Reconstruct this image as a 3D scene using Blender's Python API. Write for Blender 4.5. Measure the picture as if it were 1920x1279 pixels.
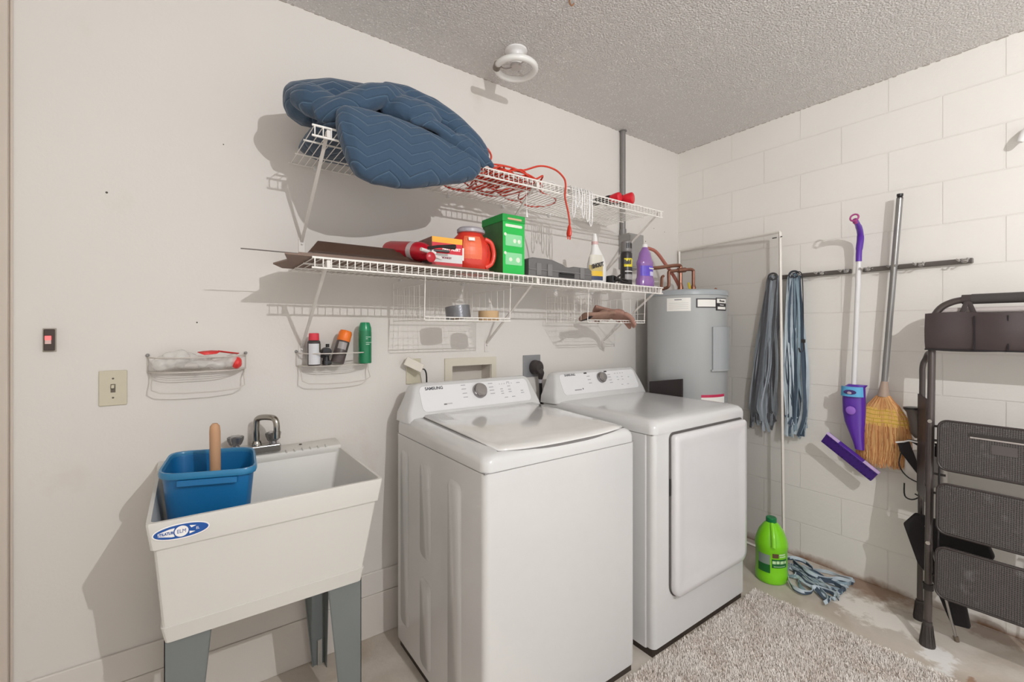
import bpy, bmesh, math, random
from mathutils import Vector, Matrix
from mathutils import noise as mnoise
random.seed(7)
for o in list(bpy.data.objects): bpy.data.objects.remove(o)
SC = bpy.context.scene
COL = SC.collection
PI = math.pi
# ------------------------------------------------------------------ camera, world, key light, exposure
cd = bpy.data.cameras.new('camera'); cam = bpy.data.objects.new('camera', cd); COL.objects.link(cam)
cam.location = (0, 0, 1.33)
cam.rotation_euler = (PI/2, 0, -math.radians(35.9))
cd.sensor_fit = 'HORIZONTAL'; cd.sensor_width = 36; cd.lens = 36*843/1920
cd.shift_y = -21.5/1920
cd.clip_start = 0.02
SC.camera = cam
W = bpy.data.worlds.new('world'); SC.world = W; W.use_nodes = True
W.node_tree.nodes['Background'].inputs[0].default_value = (0.985, 0.985, 0.98, 1)
# added ambient fill, boosted from left and below to lift block wall and ceiling
_nt = W.node_tree; _tc = _nt.nodes.new('ShaderNodeTexCoord'); _sp = _nt.nodes.new('ShaderNodeSeparateXYZ'); _nt.links.new(_tc.outputs['Generated'], _sp.inputs[0])
def _wm(op, a, bb, c=0.0):
    q = _nt.nodes.new('ShaderNodeMath'); q.operation = op
    for i, x in enumerate((a, bb, c)):
        if isinstance(x, (int, float)): q.inputs[i].default_value = x
        else: _nt.links.new(x, q.inputs[i])
    return q.outputs[0]
_l = _wm('MAXIMUM', _wm('MULTIPLY', _sp.outputs['X'], -1.0), 0.0); _g = _wm('MAXIMUM', _wm('MULTIPLY', _sp.outputs['Z'], -1.0), 0.0)
_nt.links.new(_wm('ADD', _wm('MULTIPLY_ADD', _l, 0.72, 0.76), _wm('MULTIPLY', _g, 1.35)), _nt.nodes['Background'].inputs[1])
ld = bpy.data.lights.new('garage_lamp', 'POINT'); ld.energy = 122; ld.color = (0.985, 0.992, 1.0); ld.shadow_soft_size = 0.009
lo = bpy.data.objects.new('garage_lamp', ld); lo.location = (0.79, -1.15, 2.43); COL.objects.link(lo)
SC.view_settings.view_transform = 'Standard'; SC.view_settings.look = 'None'
SC.view_settings.exposure = -0.06; SC.view_settings.gamma = 1.0; SC.view_settings.use_curve_mapping = False

# ------------------------------------------------------------------ materials
def lin(c): return tuple(((x/255)/12.92 if x/255 <= .04045 else ((x/255+.055)/1.055)**2.4) for x in c)
def nd(nt, t, **k):
    n = nt.nodes.new(t)
    for a, b in k.items(): setattr(n, a, b)
    return n
MATS = {}
def mat(name, rgb, rough=.5, metal=0, noise=0, nscale=20, bump=0, bscale=200, coat=0, spec=.5, alpha=1, trans=0, stretch=None):
    if name in MATS: return MATS[name]
    m = bpy.data.materials.new(name); m.use_nodes = True; nt = m.node_tree; L = nt.links
    b = nt.nodes['Principled BSDF']; c = lin(rgb)
    b.inputs['Base Color'].default_value = (*c, 1); b.inputs['Roughness'].default_value = rough
    b.inputs['Metallic'].default_value = metal; b.inputs['Specular IOR Level'].default_value = spec
    b.inputs['Coat Weight'].default_value = coat; b.inputs['Coat Roughness'].default_value = .08
    b.inputs['Alpha'].default_value = alpha; b.inputs['Transmission Weight'].default_value = trans
    tc = nd(nt, 'ShaderNodeTexCoord'); src = tc.outputs['Object']
    if stretch:
        mp = nd(nt, 'ShaderNodeMapping'); mp.inputs['Scale'].default_value = stretch; L.new(src, mp.inputs[0]); src = mp.outputs[0]
    n = nd(nt, 'ShaderNodeTexNoise'); n.inputs['Scale'].default_value = nscale; n.inputs['Detail'].default_value = 5; L.new(src, n.inputs[0])
    mx = nd(nt, 'ShaderNodeMix', data_type='RGBA'); amt = max(noise, .02)
    mx.inputs[6].default_value = (*[x*(1-amt) for x in c], 1); mx.inputs[7].default_value = (*[min(1, x*(1+amt)) for x in c], 1)
    L.new(n.outputs[0], mx.inputs[0]); L.new(mx.outputs[2], b.inputs['Base Color'])
    if bump:
        n2 = nd(nt, 'ShaderNodeTexNoise'); n2.inputs['Scale'].default_value = bscale; n2.inputs['Detail'].default_value = 3; L.new(src, n2.inputs[0])
        bp = nd(nt, 'ShaderNodeBump'); bp.inputs['Strength'].default_value = bump; bp.inputs['Distance'].default_value = .002
        L.new(n2.outputs[0], bp.inputs['Height']); L.new(bp.outputs[0], b.inputs['Normal'])
    MATS[name] = m; return m
def emis(name, rgb, s):
    m = mat(name, rgb, .4); b = m.node_tree.nodes['Principled BSDF']
    b.inputs['Emission Color'].default_value = (*lin(rgb), 1); b.inputs['Emission Strength'].default_value = s; return m

def mat_wall_paint():
    m = mat('painted_drywall', (224, 219, 213), .75, noise=.025, nscale=2.2, bump=.15, bscale=120)
    nt = m.node_tree; L = nt.links; b = nt.nodes['Principled BSDF']
    old = b.inputs['Base Color'].links[0].from_socket
    tc = nd(nt, 'ShaderNodeTexCoord'); n = nd(nt, 'ShaderNodeTexNoise'); n.inputs['Scale'].default_value = 5.5; n.inputs['Detail'].default_value = 8
    L.new(tc.outputs['Object'], n.inputs[0])
    r = nd(nt, 'ShaderNodeValToRGB'); r.color_ramp.elements[0].position = .66; r.color_ramp.elements[1].position = .82; L.new(n.outputs[0], r.inputs[0])
    mx = nd(nt, 'ShaderNodeMix', data_type='RGBA'); mx.inputs[7].default_value = (*lin((200, 186, 172)), 1)
    mu = nd(nt, 'ShaderNodeMath', operation='MULTIPLY'); mu.inputs[1].default_value = .3; L.new(r.outputs[0], mu.inputs[0])
    L.new(mu.outputs[0], mx.inputs[0]); L.new(old, mx.inputs[6]); L.new(mx.outputs[2], b.inputs['Base Color']); return m
def mat_block():
    m = bpy.data.materials.new('painted_block'); m.use_nodes = True; nt = m.node_tree; L = nt.links; b = nt.nodes['Principled BSDF']
    b.inputs['Roughness'].default_value = .62
    g = nd(nt, 'ShaderNodeNewGeometry'); sp = nd(nt, 'ShaderNodeSeparateXYZ'); L.new(g.outputs['Position'], sp.inputs[0])
    cb = nd(nt, 'ShaderNodeCombineXYZ')
    ad = nd(nt, 'ShaderNodeMath', operation='ADD'); ad.inputs[1].default_value = 4.0640+0.0 - 0.1246; L.new(sp.outputs['Y'], ad.inputs[0])
    L.new(ad.outputs[0], cb.inputs[0]); L.new(sp.outputs['Z'], cb.inputs[1])
    br = nd(nt, 'ShaderNodeTexBrick'); L.new(cb.outputs[0], br.inputs[0]); br.inputs['Scale'].default_value = 1
    br.inputs['Brick Width'].default_value = .4064; br.inputs['Row Height'].default_value = .2032; br.inputs['Mortar Size'].default_value = .0035
    br.inputs['Mortar Smooth'].default_value = .35; br.offset = .5
    n = nd(nt, 'ShaderNodeTexNoise'); n.inputs['Scale'].default_value = 45; n.inputs['Detail'].default_value = 6; L.new(g.outputs['Position'], n.inputs[0])
    h = nd(nt, 'ShaderNodeMath', operation='MULTIPLY_ADD'); h.inputs[1].default_value = -1.0; L.new(br.outputs['Fac'], h.inputs[0])
    ns = nd(nt, 'ShaderNodeMath', operation='MULTIPLY'); ns.inputs[1].default_value = .55; L.new(n.outputs[0], ns.inputs[0]); L.new(ns.outputs[0], h.inputs[2])
    bp = nd(nt, 'ShaderNodeBump'); bp.inputs['Strength'].default_value = .55; bp.inputs['Distance'].default_value = .0035; L.new(h.outputs[0], bp.inputs['Height']); L.new(bp.outputs[0], b.inputs['Normal'])
    # rust / damp staining at the foot of the wall
    n3 = nd(nt, 'ShaderNodeTexNoise'); n3.inputs['Scale'].default_value = 7; n3.inputs['Detail'].default_value = 6; L.new(g.outputs['Position'], n3.inputs[0])
    a1 = nd(nt, 'ShaderNodeMath', operation='MULTIPLY_ADD'); a1.inputs[1].default_value = -.16; a1.inputs[2].default_value = .115; L.new(n3.outputs[0], a1.inputs[0])
    s = nd(nt, 'ShaderNodeMath', operation='SUBTRACT'); L.new(a1.outputs[0], s.inputs[0]); L.new(sp.outputs['Z'], s.inputs[1])
    ml = nd(nt, 'ShaderNodeMath', operation='MULTIPLY'); ml.inputs[1].default_value = 22; ml.use_clamp = True; L.new(s.outputs[0], ml.inputs[0])
    n4 = nd(nt, 'ShaderNodeTexNoise'); n4.inputs['Scale'].default_value = 2.5; L.new(g.outputs['Position'], n4.inputs[0])
    mc = nd(nt, 'ShaderNodeMix', data_type='RGBA'); mc.inputs[6].default_value = (*lin((238, 234, 228)), 1); mc.inputs[7].default_value = (*lin((231, 227, 220)), 1); L.new(n4.outputs[0], mc.inputs[0])
    mm = nd(nt, 'ShaderNodeMix', data_type='RGBA'); mm.inputs[7].default_value = (*lin((220, 215, 208)), 1); L.new(mc.outputs[2], mm.inputs[6])
    mf = nd(nt, 'ShaderNodeMath', operation='MULTIPLY'); mf.inputs[1].default_value = .35; L.new(br.outputs['Fac'], mf.inputs[0]); L.new(mf.outputs[0], mm.inputs[0])
    ms = nd(nt, 'ShaderNodeMix', data_type='RGBA'); ms.inputs[7].default_value = (*lin((142, 108, 84)), 1); L.new(ml.outputs[0], ms.inputs[0]); L.new(mm.outputs[2], ms.inputs[6])
    L.new(ms.outputs[2], b.inputs['Base Color']); MATS['block'] = m; return m
def mat_floor():
    m = bpy.data.materials.new('stained_concrete'); m.use_nodes = True; nt = m.node_tree; L = nt.links; b = nt.nodes['Principled BSDF']
    b.inputs['Roughness'].default_value = .7
    g = nd(nt, 'ShaderNodeNewGeometry')
    n = nd(nt, 'ShaderNodeTexNoise'); n.inputs['Scale'].default_value = 3.2; n.inputs['Detail'].default_value = 9; n.inputs['Distortion'].default_value = .6; L.new(g.outputs['Position'], n.inputs[0])
    r = nd(nt, 'ShaderNodeValToRGB'); e = r.color_ramp.elements
    e[0].position = .3; e[0].color = (*lin((176, 162, 146)), 1); e[1].position = .7; e[1].color = (*lin((216, 208, 198)), 1)
    L.new(n.outputs[0], r.inputs[0]); cur = r.outputs[0]
    def blob(cur, cx, cy, rad, rgb, sc, thr, wid, amt, seed, sy=1.0):
        mp = nd(nt, 'ShaderNodeMapping'); mp.vector_type = 'POINT'; mp.inputs['Location'].default_value = (-cx/rad, -cy/(rad*sy), 0); mp.inputs['Scale'].default_value = (1/rad, 1/(rad*sy), 0)
        L.new(g.outputs['Position'], mp.inputs[0])
        ln = nd(nt, 'ShaderNodeVectorMath', operation='LENGTH'); L.new(mp.outputs[0], ln.inputs[0])
        nn = nd(nt, 'ShaderNodeTexNoise'); nn.noise_dimensions = '4D'; nn.inputs['W'].default_value = seed; nn.inputs['Scale'].default_value = sc; nn.inputs['Detail'].default_value = 9; nn.inputs['Roughness'].default_value = .62; L.new(g.outputs['Position'], nn.inputs[0])
        a = nd(nt, 'ShaderNodeMath', operation='MULTIPLY_ADD'); a.inputs[1].default_value = -.45; L.new(ln.outputs['Value'], a.inputs[0]); L.new(nn.outputs[0], a.inputs[2])
        s = nd(nt, 'ShaderNodeMapRange'); s.inputs[1].default_value = thr; s.inputs[2].default_value = thr+wid; s.inputs[4].default_value = amt; L.new(a.outputs[0], s.inputs[0])
        mx = nd(nt, 'ShaderNodeMix', data_type='RGBA'); mx.inputs[7].default_value = (*lin(rgb), 1); L.new(s.outputs[0], mx.inputs[0]); L.new(cur, mx.inputs[6]); return mx.outputs[2]
    cur = blob(cur, 2.60, .72, .24, (238, 232, 224), 9, .28, .08, .85, 1.3, 1.5)
    cur = blob(cur, 2.46, .46, .16, (236, 234, 231), 12, .22, .1, .9, 4.1, .8)
    cur = blob(cur, 2.86, .80, .22, (134, 100, 76), 6, .18, .15, .75, 7.7, 1.6)
    cur = blob(cur, 2.86, .30, .16, (128, 98, 78), 8, .18, .15, .6, 2.7, 2)
    cur = blob(cur, 2.40, .36, .05, (150, 112, 84), 20, .2, .1, .8, 3.3, .6)
    cur = blob(cur, .75, 1.96, .12, (110, 84, 66), 10, .2, .15, .7, 9.1, .5)
    cur = blob(cur, .1, 1.96, .2, (120, 92, 72), 10, .2, .15, .6, 5.1, .3)
    L.new(cur, b.inputs['Base Color'])
    n2 = nd(nt, 'ShaderNodeTexNoise'); n2.inputs['Scale'].default_value = 60; n2.inputs['Detail'].default_value = 6; L.new(g.outputs['Position'], n2.inputs[0])
    bp = nd(nt, 'ShaderNodeBump'); bp.inputs['Strength'].default_value = .35; bp.inputs['Distance'].default_value = .003; L.new(n2.outputs[0], bp.inputs['Height']); L.new(bp.outputs[0], b.inputs['Normal'])
    return m
def mat_popcorn():
    m = bpy.data.materials.new('popcorn_ceiling'); m.use_nodes = True; nt = m.node_tree; L = nt.links; b = nt.nodes['Principled BSDF']
    b.inputs['Roughness'].default_value = .55
    g = nd(nt, 'ShaderNodeNewGeometry')
    v = nd(nt, 'ShaderNodeTexVoronoi'); v.inputs['Scale'].default_value = 130; v.inputs['Randomness'].default_value = 1; L.new(g.outputs['Position'], v.inputs[0])
    n = nd(nt, 'ShaderNodeTexNoise'); n.inputs['Scale'].default_value = 90; n.inputs['Detail'].default_value = 5; L.new(g.outputs['Position'], n.inputs[0])
    a = nd(nt, 'ShaderNodeMath', operation='SUBTRACT'); L.new(n.outputs[0], a.inputs[0]); L.new(v.outputs['Distance'], a.inputs[1])
    bp = nd(nt, 'ShaderNodeBump'); bp.inputs['Strength'].default_value = .8; bp.inputs['Distance'].default_value = .006; L.new(a.outputs[0], bp.inputs['Height']); L.new(bp.outputs[0], b.inputs['Normal'])
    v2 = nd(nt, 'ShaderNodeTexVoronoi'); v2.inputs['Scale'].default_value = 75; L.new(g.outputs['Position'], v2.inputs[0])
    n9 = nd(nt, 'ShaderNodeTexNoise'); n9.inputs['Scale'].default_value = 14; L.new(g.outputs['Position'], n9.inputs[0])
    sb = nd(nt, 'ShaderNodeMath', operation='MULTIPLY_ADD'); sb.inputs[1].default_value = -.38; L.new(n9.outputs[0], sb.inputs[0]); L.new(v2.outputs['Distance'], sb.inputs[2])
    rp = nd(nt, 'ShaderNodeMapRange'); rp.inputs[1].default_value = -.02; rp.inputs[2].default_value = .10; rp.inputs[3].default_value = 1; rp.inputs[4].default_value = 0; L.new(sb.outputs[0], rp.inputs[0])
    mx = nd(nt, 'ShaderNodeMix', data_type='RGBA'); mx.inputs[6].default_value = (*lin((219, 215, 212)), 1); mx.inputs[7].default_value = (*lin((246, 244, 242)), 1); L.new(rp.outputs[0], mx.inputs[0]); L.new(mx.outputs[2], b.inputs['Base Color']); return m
def mat_quilt():
    m = bpy.data.materials.new('navy_quilted_cloth'); m.use_nodes = True; nt = m.node_tree; L = nt.links; b = nt.nodes['Principled BSDF']
    b.inputs['Roughness'].default_value = .85; b.inputs['Sheen Weight'].default_value = .25
    tc = nd(nt, 'ShaderNodeTexCoord'); sp = nd(nt, 'ShaderNodeSeparateXYZ'); L.new(tc.outputs['Object'], sp.inputs[0])
    nz = nd(nt, 'ShaderNodeTexNoise'); nz.inputs['Scale'].default_value = 4; L.new(tc.outputs['Object'], nz.inputs[0])
    def M(op, a, bb, c=None):
        q = nd(nt, 'ShaderNodeMath', operation=op)
        for i, x in enumerate((a, bb, c)):
            if x is None: continue
            if isinstance(x, (int, float)): q.inputs[i].default_value = x
            else: L.new(x, q.inputs[i])
        return q.outputs[0]
    zig = M('PINGPONG', M('ADD', sp.outputs['X'], 2.0), .075)
    hh = M('ADD', M('ADD', M('MULTIPLY', sp.outputs['Z'], 1.0), M('MULTIPLY', sp.outputs['Y'], .4)), M('MULTIPLY', zig, .5))
    hh = M('ADD', hh, M('MULTIPLY', nz.outputs[0], .03))
    pp = M('PINGPONG', M('ADD', hh, 5.0), .0165)
    line = M('LESS_THAN', pp, .0008)
    groove = nd(nt, 'ShaderNodeMapRange'); groove.inputs[1].default_value = 0; groove.inputs[2].default_value = .005; L.new(pp, groove.inputs[0])
    mx = nd(nt, 'ShaderNodeMix', data_type='RGBA'); mx.inputs[6].default_value = (*lin((50, 74, 98)), 1); mx.inputs[7].default_value = (*lin((104, 134, 156)), 1)
    L.new(M('MULTIPLY', line, .55), mx.inputs[0]); L.new(mx.outputs[2], b.inputs['Base Color'])
    n2 = nd(nt, 'ShaderNodeTexNoise'); n2.inputs['Scale'].default_value = 90; n2.inputs['Detail'].default_value = 4; L.new(tc.outputs['Object'], n2.inputs[0])
    bp = nd(nt, 'ShaderNodeBump'); bp.inputs['Strength'].default_value = .7; bp.inputs['Distance'].default_value = .004
    L.new(M('ADD', groove.outputs[0], M('MULTIPLY', n2.outputs[0], .5)), bp.inputs['Height']); L.new(bp.outputs[0], b.inputs['Normal']); return m
def mat_tread():
    m = bpy.data.materials.new('dimpled_black_plastic'); m.use_nodes = True; nt = m.node_tree; L = nt.links; b = nt.nodes['Principled BSDF']
    b.inputs['Roughness'].default_value = .5
    tc = nd(nt, 'ShaderNodeTexCoord'); mp = nd(nt, 'ShaderNodeMapping'); mp.inputs['Rotation'].default_value = (PI/4, 0, 0); L.new(tc.outputs['Object'], mp.inputs[0])
    sp = nd(nt, 'ShaderNodeSeparateXYZ'); L.new(mp.outputs[0], sp.inputs[0])
    s = []
    for ax in 'YZ':
        q = nd(nt, 'ShaderNodeMath', operation='MULTIPLY'); q.inputs[1].default_value = 640; L.new(sp.outputs[ax], q.inputs[0])
        w = nd(nt, 'ShaderNodeMath', operation='SINE'); L.new(q.outputs[0], w.inputs[0]); s.append(w)
    mu = nd(nt, 'ShaderNodeMath', operation='MULTIPLY'); L.new(s[0].outputs[0], mu.inputs[0]); L.new(s[1].outputs[0], mu.inputs[1])
    r = nd(nt, 'ShaderNodeMapRange'); r.inputs[1].default_value = -.1; r.inputs[2].default_value = .6; L.new(mu.outputs[0], r.inputs[0])
    n = nd(nt, 'ShaderNodeTexNoise'); n.inputs['Scale'].default_value = 14; n.inputs['Detail'].default_value = 8; L.new(tc.outputs['Object'], n.inputs[0])
    r2 = nd(nt, 'ShaderNodeMapRange'); r2.inputs[1].default_value = .6; r2.inputs[2].default_value = .78; r2.inputs[4].default_value = .5; L.new(n.outputs[0], r2.inputs[0])
    mx = nd(nt, 'ShaderNodeMix', data_type='RGBA'); mx.inputs[6].default_value = (*lin((80, 74, 72)), 1); mx.inputs[7].default_value = (*lin((46, 42, 41)), 1); L.new(r.outputs[0], mx.inputs[0])
    m2 = nd(nt, 'ShaderNodeMix', data_type='RGBA'); m2.inputs[7].default_value = (*lin((128, 124, 124)), 1); L.new(r2.outputs[0], m2.inputs[0]); L.new(mx.outputs[2], m2.inputs[6]); L.new(m2.outputs[2], b.inputs['Base Color'])
    bp = nd(nt, 'ShaderNodeBump'); bp.inputs['Strength'].default_value = .6; bp.inputs['Distance'].default_value = .002; bp.invert = True; L.new(r.outputs[0], bp.inputs['Height']); L.new(bp.outputs[0], b.inputs['Normal']); return m
def mat_screen():
    m = bpy.data.materials.new('insect_screen_mesh'); m.use_nodes = True; nt = m.node_tree; L = nt.links
    b = nt.nodes['Principled BSDF']; b.inputs['Roughness'].default_value = .6
    b.inputs['Base Color'].default_value = (*lin((120, 112, 106)), 1); b.inputs['Alpha'].default_value = .18
    tc = nd(nt, 'ShaderNodeTexCoord'); n = nd(nt, 'ShaderNodeTexNoise'); n.inputs['Scale'].default_value = 2; L.new(tc.outputs['Object'], n.inputs[0])
    r = nd(nt, 'ShaderNodeMapRange'); r.inputs[3].default_value = .15; r.inputs[4].default_value = .21; L.new(n.outputs[0], r.inputs[0]); L.new(r.outputs[0], b.inputs['Alpha']); return m
def mat_plasticbag():
    m = mat('clear_plastic_film', (236, 234, 230), .18, spec=.8, alpha=.5); return m

white_app = mat('white_enamel', (214, 213, 212), .22, noise=.004, coat=.5)
white_pl = mat('white_plastic', (232, 230, 228), .35, noise=.01)
tub_pl = mat('white_tub_plastic', (213, 210, 204), .4, noise=.02, nscale=6)
wire_w = mat('white_vinyl_wire', (240, 236, 230), .4, noise=.01)
chrome = mat('chrome', (200, 198, 196), .14, 1)
steel = mat('brushed_steel', (176, 174, 172), .32, 1)
dsteel = mat('grey_painted_steel', (112, 117, 116), .45, noise=.03)
black = mat('black_plastic', (34, 32, 33), .4)
dkbrown = mat('dark_base', (62, 52, 46), .6)
beige = mat('almond_plastic', (206, 198, 176), .4, noise=.01)
cream = mat('cream_plastic', (222, 214, 202), .45)
red = mat('red_plastic', (214, 32, 48), .35)
ladderm = mat('espresso_steel_tube', (82, 73, 70), .32, .25, coat=.3)
ladfab = mat('black_nylon_cloth', (66, 55, 55), .5, noise=.08, nscale=12, bump=.4, bscale=18)
blackfab = mat('black_fabric', (34, 29, 32), .85, noise=.1, bump=.3, bscale=60)
copper = mat('copper_pipe', (150, 106, 88), .36, .75, noise=.25, nscale=40)
blk = mat_block()

# ------------------------------------------------------------------ mesh builder
def V(*a): return Vector(a)
class MB:
    def __init__(s): s.v = []; s.f = []; s.m = []
    def add(s, vs, fs, mi=0):
        n = len(s.v); s.v += [Vector(v) for v in vs]
        for f in fs: s.f.append([i+n for i in f]); s.m.append(mi)
        return s
    def box(s, x0, x1, y0, y1, z0, z1, mi=0, xf=None):
        vs = [V(x, y, z) for z in (z0, z1) for x, y in ((x0, y0), (x1, y0), (x1, y1), (x0, y1))]
        if xf: vs = [xf @ v for v in vs]
        return s.add(vs, [(3, 2, 1, 0), (4, 5, 6, 7), (0, 1, 5, 4), (1, 2, 6, 5), (2, 3, 7, 6), (3, 0, 4, 7)], mi)
    def loft(s, rings, mi=0, caps=True, closed=False):
        n = len(rings[0]); vs = [p for r in rings for p in r]; fs = []
        R = len(rings)
        for i in range(R if closed else R-1):
            a = i*n; b = ((i+1) % R)*n
            for j in range(n): fs.append((a+j, a+(j+1) % n, b+(j+1) % n, b+j))
        if caps and not closed: fs += [tuple(range(n))[::-1], tuple(range((R-1)*n, R*n))]
        return s.add(vs, fs, mi)
    def tube(s, pts, r, seg=8, mi=0, closed=False, caps=True, flat=1.0, up=None):
        pts = [Vector(p) for p in pts]; n = len(pts); rings = []; prev = None
        for i, p in enumerate(pts):
            if closed: t = pts[(i+1) % n]-pts[i-1]
            else: t = pts[min(i+1, n-1)]-pts[max(i-1, 0)]
            if t.length < 1e-9: t = V(0, 0, 1)
            t.normalize()
            if up is not None: a = Vector(up)
            else: a = prev if prev is not None else (V(0, 0, 1) if abs(t.z) < .9 else V(1, 0, 0))
            a = a-t*a.dot(t)
            if a.length < 1e-6: a = t.orthogonal()
            a.normalize(); prev = a; b = t.cross(a)
            rr = r[i] if isinstance(r, (list, tuple)) else r
            rings.append([p+(a*math.cos(k*2*PI/seg)*flat+b*math.sin(k*2*PI/seg))*rr for k in range(seg)])
        return s.loft(rings, mi, caps, closed)
    def lathe(s, prof, c=(0, 0, 0), seg=32, mi=0, sx=1, sy=1, xf=None, caps=True):
        rings = []
        for r, z in prof:
            ring = [V(r*sx*math.cos(k*2*PI/seg), r*sy*math.sin(k*2*PI/seg), z) for k in range(seg)]
            if xf: ring = [xf @ p for p in ring]
            rings.append([p+Vector(c) for p in ring])
        return s.loft(rings, mi, caps)
    def prism(s, poly, f0, f1, mi=0):
        return s.loft([[Vector(f0(p)) for p in poly], [Vector(f1(p)) for p in poly]], mi)
    def ell(s, c, rx, ry, rz, xf=None, seg=20, mi=0):
        prof = [(math.sin(a)*1+1e-4, -math.cos(a)) for a in [PI*i/12 for i in range(13)]]
        M_ = Matrix.Diagonal((rx, ry, rz)).to_4x4()
        if xf: M_ = xf.to_4x4() @ M_
        return s.lathe(prof, c, seg, mi, xf=M_)
    def xf(s, M): s.v = [M @ v for v in s.v]; return s
    def build(s, name, mats, parent=None, bevel=0, bseg=2, sub=0, angle=.6, remesh=0, smooth_it=0, kind=None, label=None):
        me = bpy.data.meshes.new(name); bm = bmesh.new()
        off = parent.location if parent is not None else V(0, 0, 0)
        if parent is not None and parent.parent is not None: off = off+parent.parent.location
        vv = [bm.verts.new(v-off) for v in s.v]
        for f, mi in zip(s.f, s.m):
            try:
                q = bm.faces.new([vv[i] for i in f]); q.material_index = mi; q.smooth = True
            except ValueError: pass
        bmesh.ops.recalc_face_normals(bm, faces=bm.faces)
        if not remesh:
            for e in bm.edges:
                if len(e.link_faces) == 2 and e.calc_face_angle(0) > angle: e.smooth = False
        bm.to_mesh(me); bm.free()
        for m in (mats if isinstance(mats, (list, tuple)) else [mats]): me.materials.append(m)
        o = bpy.data.objects.new(name, me); COL.objects.link(o)
        if parent is not None: o.parent = parent
        if remesh:
            k = o.modifiers.new('r', 'REMESH'); k.mode = 'VOXEL'; k.voxel_size = remesh; k.use_smooth_shade = True
            if smooth_it: k = o.modifiers.new('s', 'SMOOTH'); k.iterations = smooth_it; k.factor = .5
        if bevel:
            k = o.modifiers.new('b', 'BEVEL'); k.width = bevel; k.segments = bseg; k.limit_method = 'ANGLE'; k.angle_limit = .6; k.harden_normals = True
        if sub: k = o.modifiers.new('u', 'SUBSURF'); k.levels = sub; k.render_levels = sub
        if kind: o['kind'] = kind
        if label: o['label'] = label
        return o
def thing(name, label, cat, loc=(0, 0, 0), group=None):
    o = bpy.data.objects.new(name, None); COL.objects.link(o); o.location = loc; o.empty_display_size = .05
    o['label'] = label; o['category'] = cat
    if group: o['group'] = group
    return o
def tag(o, label, cat, group=None, kind=None):
    o['label'] = label; o['category'] = cat
    if group: o['group'] = group
    if kind: o['kind'] = kind
    return o
def struct(name, mb, m, **k):
    o = mb.build(name, m, **k); o['kind'] = 'structure'; return o
def spl(pts, n=8, closed=False):
    pts = [Vector(p) for p in pts]; out = []; N = len(pts)
    for i in range(N if closed else N-1):
        if closed: p0, p1, p2, p3 = pts[i-1], pts[i], pts[(i+1) % N], pts[(i+2) % N]
        else: p0, p1, p2, p3 = pts[max(i-1, 0)], pts[i], pts[i+1], pts[min(i+2, N-1)]
        for k in range(n):
            t = k/n; out.append(.5*((2*p1)+(p2-p0)*t+(2*p0-5*p1+4*p2-p3)*t*t+(3*p1-p0-3*p2+p3)*t**3))
    if not closed: out.append(pts[-1])
    return out
def rrect(w, h, r, n=5, cx=0, cy=0):
    out = []
    rs = r if isinstance(r, (list, tuple)) else [r]*4     # tr, tl, bl, br
    for (sx, sy, a0), rr in zip(((1, 1, 0), (-1, 1, PI/2), (-1, -1, PI), (1, -1, 3*PI/2)), rs):
        for k in range(n+1):
            a = a0+PI/2*k/n; out.append((cx+sx*(w/2-rr)+rr*math.cos(a), cy+sy*(h/2-rr)+rr*math.sin(a)))
    return out
def frame3(o, xd, yd): # maps local x,y,z to world
    xd = Vector(xd).normalized(); yd = Vector(yd); yd = (yd-xd*yd.dot(xd)).normalized(); z = xd.cross(yd)
    M = Matrix((xd, yd, z)).transposed().to_4x4(); M.translation = Vector(o); return M
def text(s, size, o, xd, yd, m, parent, ext=.0004, align='CENTER', sx=1.0, name='lettering', bold=0):
    c = bpy.data.curves.new('t', 'FONT'); c.body = s; c.size = size; c.align_x = align; c.align_y = 'CENTER'; c.extrude = ext; c.offset = bold; c.resolution_u = 3
    t = bpy.data.objects.new('t', c); COL.objects.link(t)
    dg = bpy.context.evaluated_depsgraph_get(); dg.update(); me = bpy.data.meshes.new_from_object(t.evaluated_get(dg))
    bpy.data.objects.remove(t); M = frame3(o, xd, yd) @ Matrix.Diagonal((sx, 1, 1, 1))
    off = parent.location.copy()
    if parent.parent: off += parent.parent.location
    for v in me.vertices: v.co = (M @ v.co)-off
    me.materials.clear(); me.materials.append(m)
    ob = bpy.data.objects.new(name, me); COL.objects.link(ob); ob.parent = parent; return ob
def plate(mb, o, xd, yd, w, h, t=.001, r=0, mi=0, cx=0, cy=0):
    M = frame3(o, xd, yd); p = rrect(w, h, max(r, 1e-4), 4 if r else 1, cx, cy)
    return mb.prism(p, lambda q: M @ V(q[0], q[1], -t), lambda q: M @ V(q[0], q[1], t), mi)
X_, Y_, Z_ = V(1, 0, 0), V(0, 1, 0), V(0, 0, 1)

# ------------------------------------------------------------------ the setting
YW, XW, H = 1.945, 2.90, 2.61
paint = mat_wall_paint()
b = MB()
hx0, hx1, hz0, hz1 = 1.045, 1.272, .98, 1.152
b.box(-1.2, hx0, YW, YW+.12, 0, H); b.box(hx1, XW+.1, YW, YW+.12, 0, H); b.box(hx0, hx1, YW, YW+.12, 0, hz0); b.box(hx0, hx1, YW, YW+.12, hz1, H)
b.box(hx0, hx1, YW+.09, YW+.12, hz0, hz1)
struct('wall_back', b, paint)
struct('wall_left_unseen', MB().box(-.92, -.80, -1.3, YW, 0, H), paint)  # unseen wall added to bounce light and even out the ambient
struct('wall_right', MB().box(XW, XW+.12, -1.6, YW, 0, H), blk)
struct('floor', MB().box(-1.2, XW+.1, -1.3, YW+.1, -.08, 0), mat_floor())
struct('ceiling', MB().box(-1.2, XW+.12, -1.3, YW+.12, H, H+.08), mat_popcorn())
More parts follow.
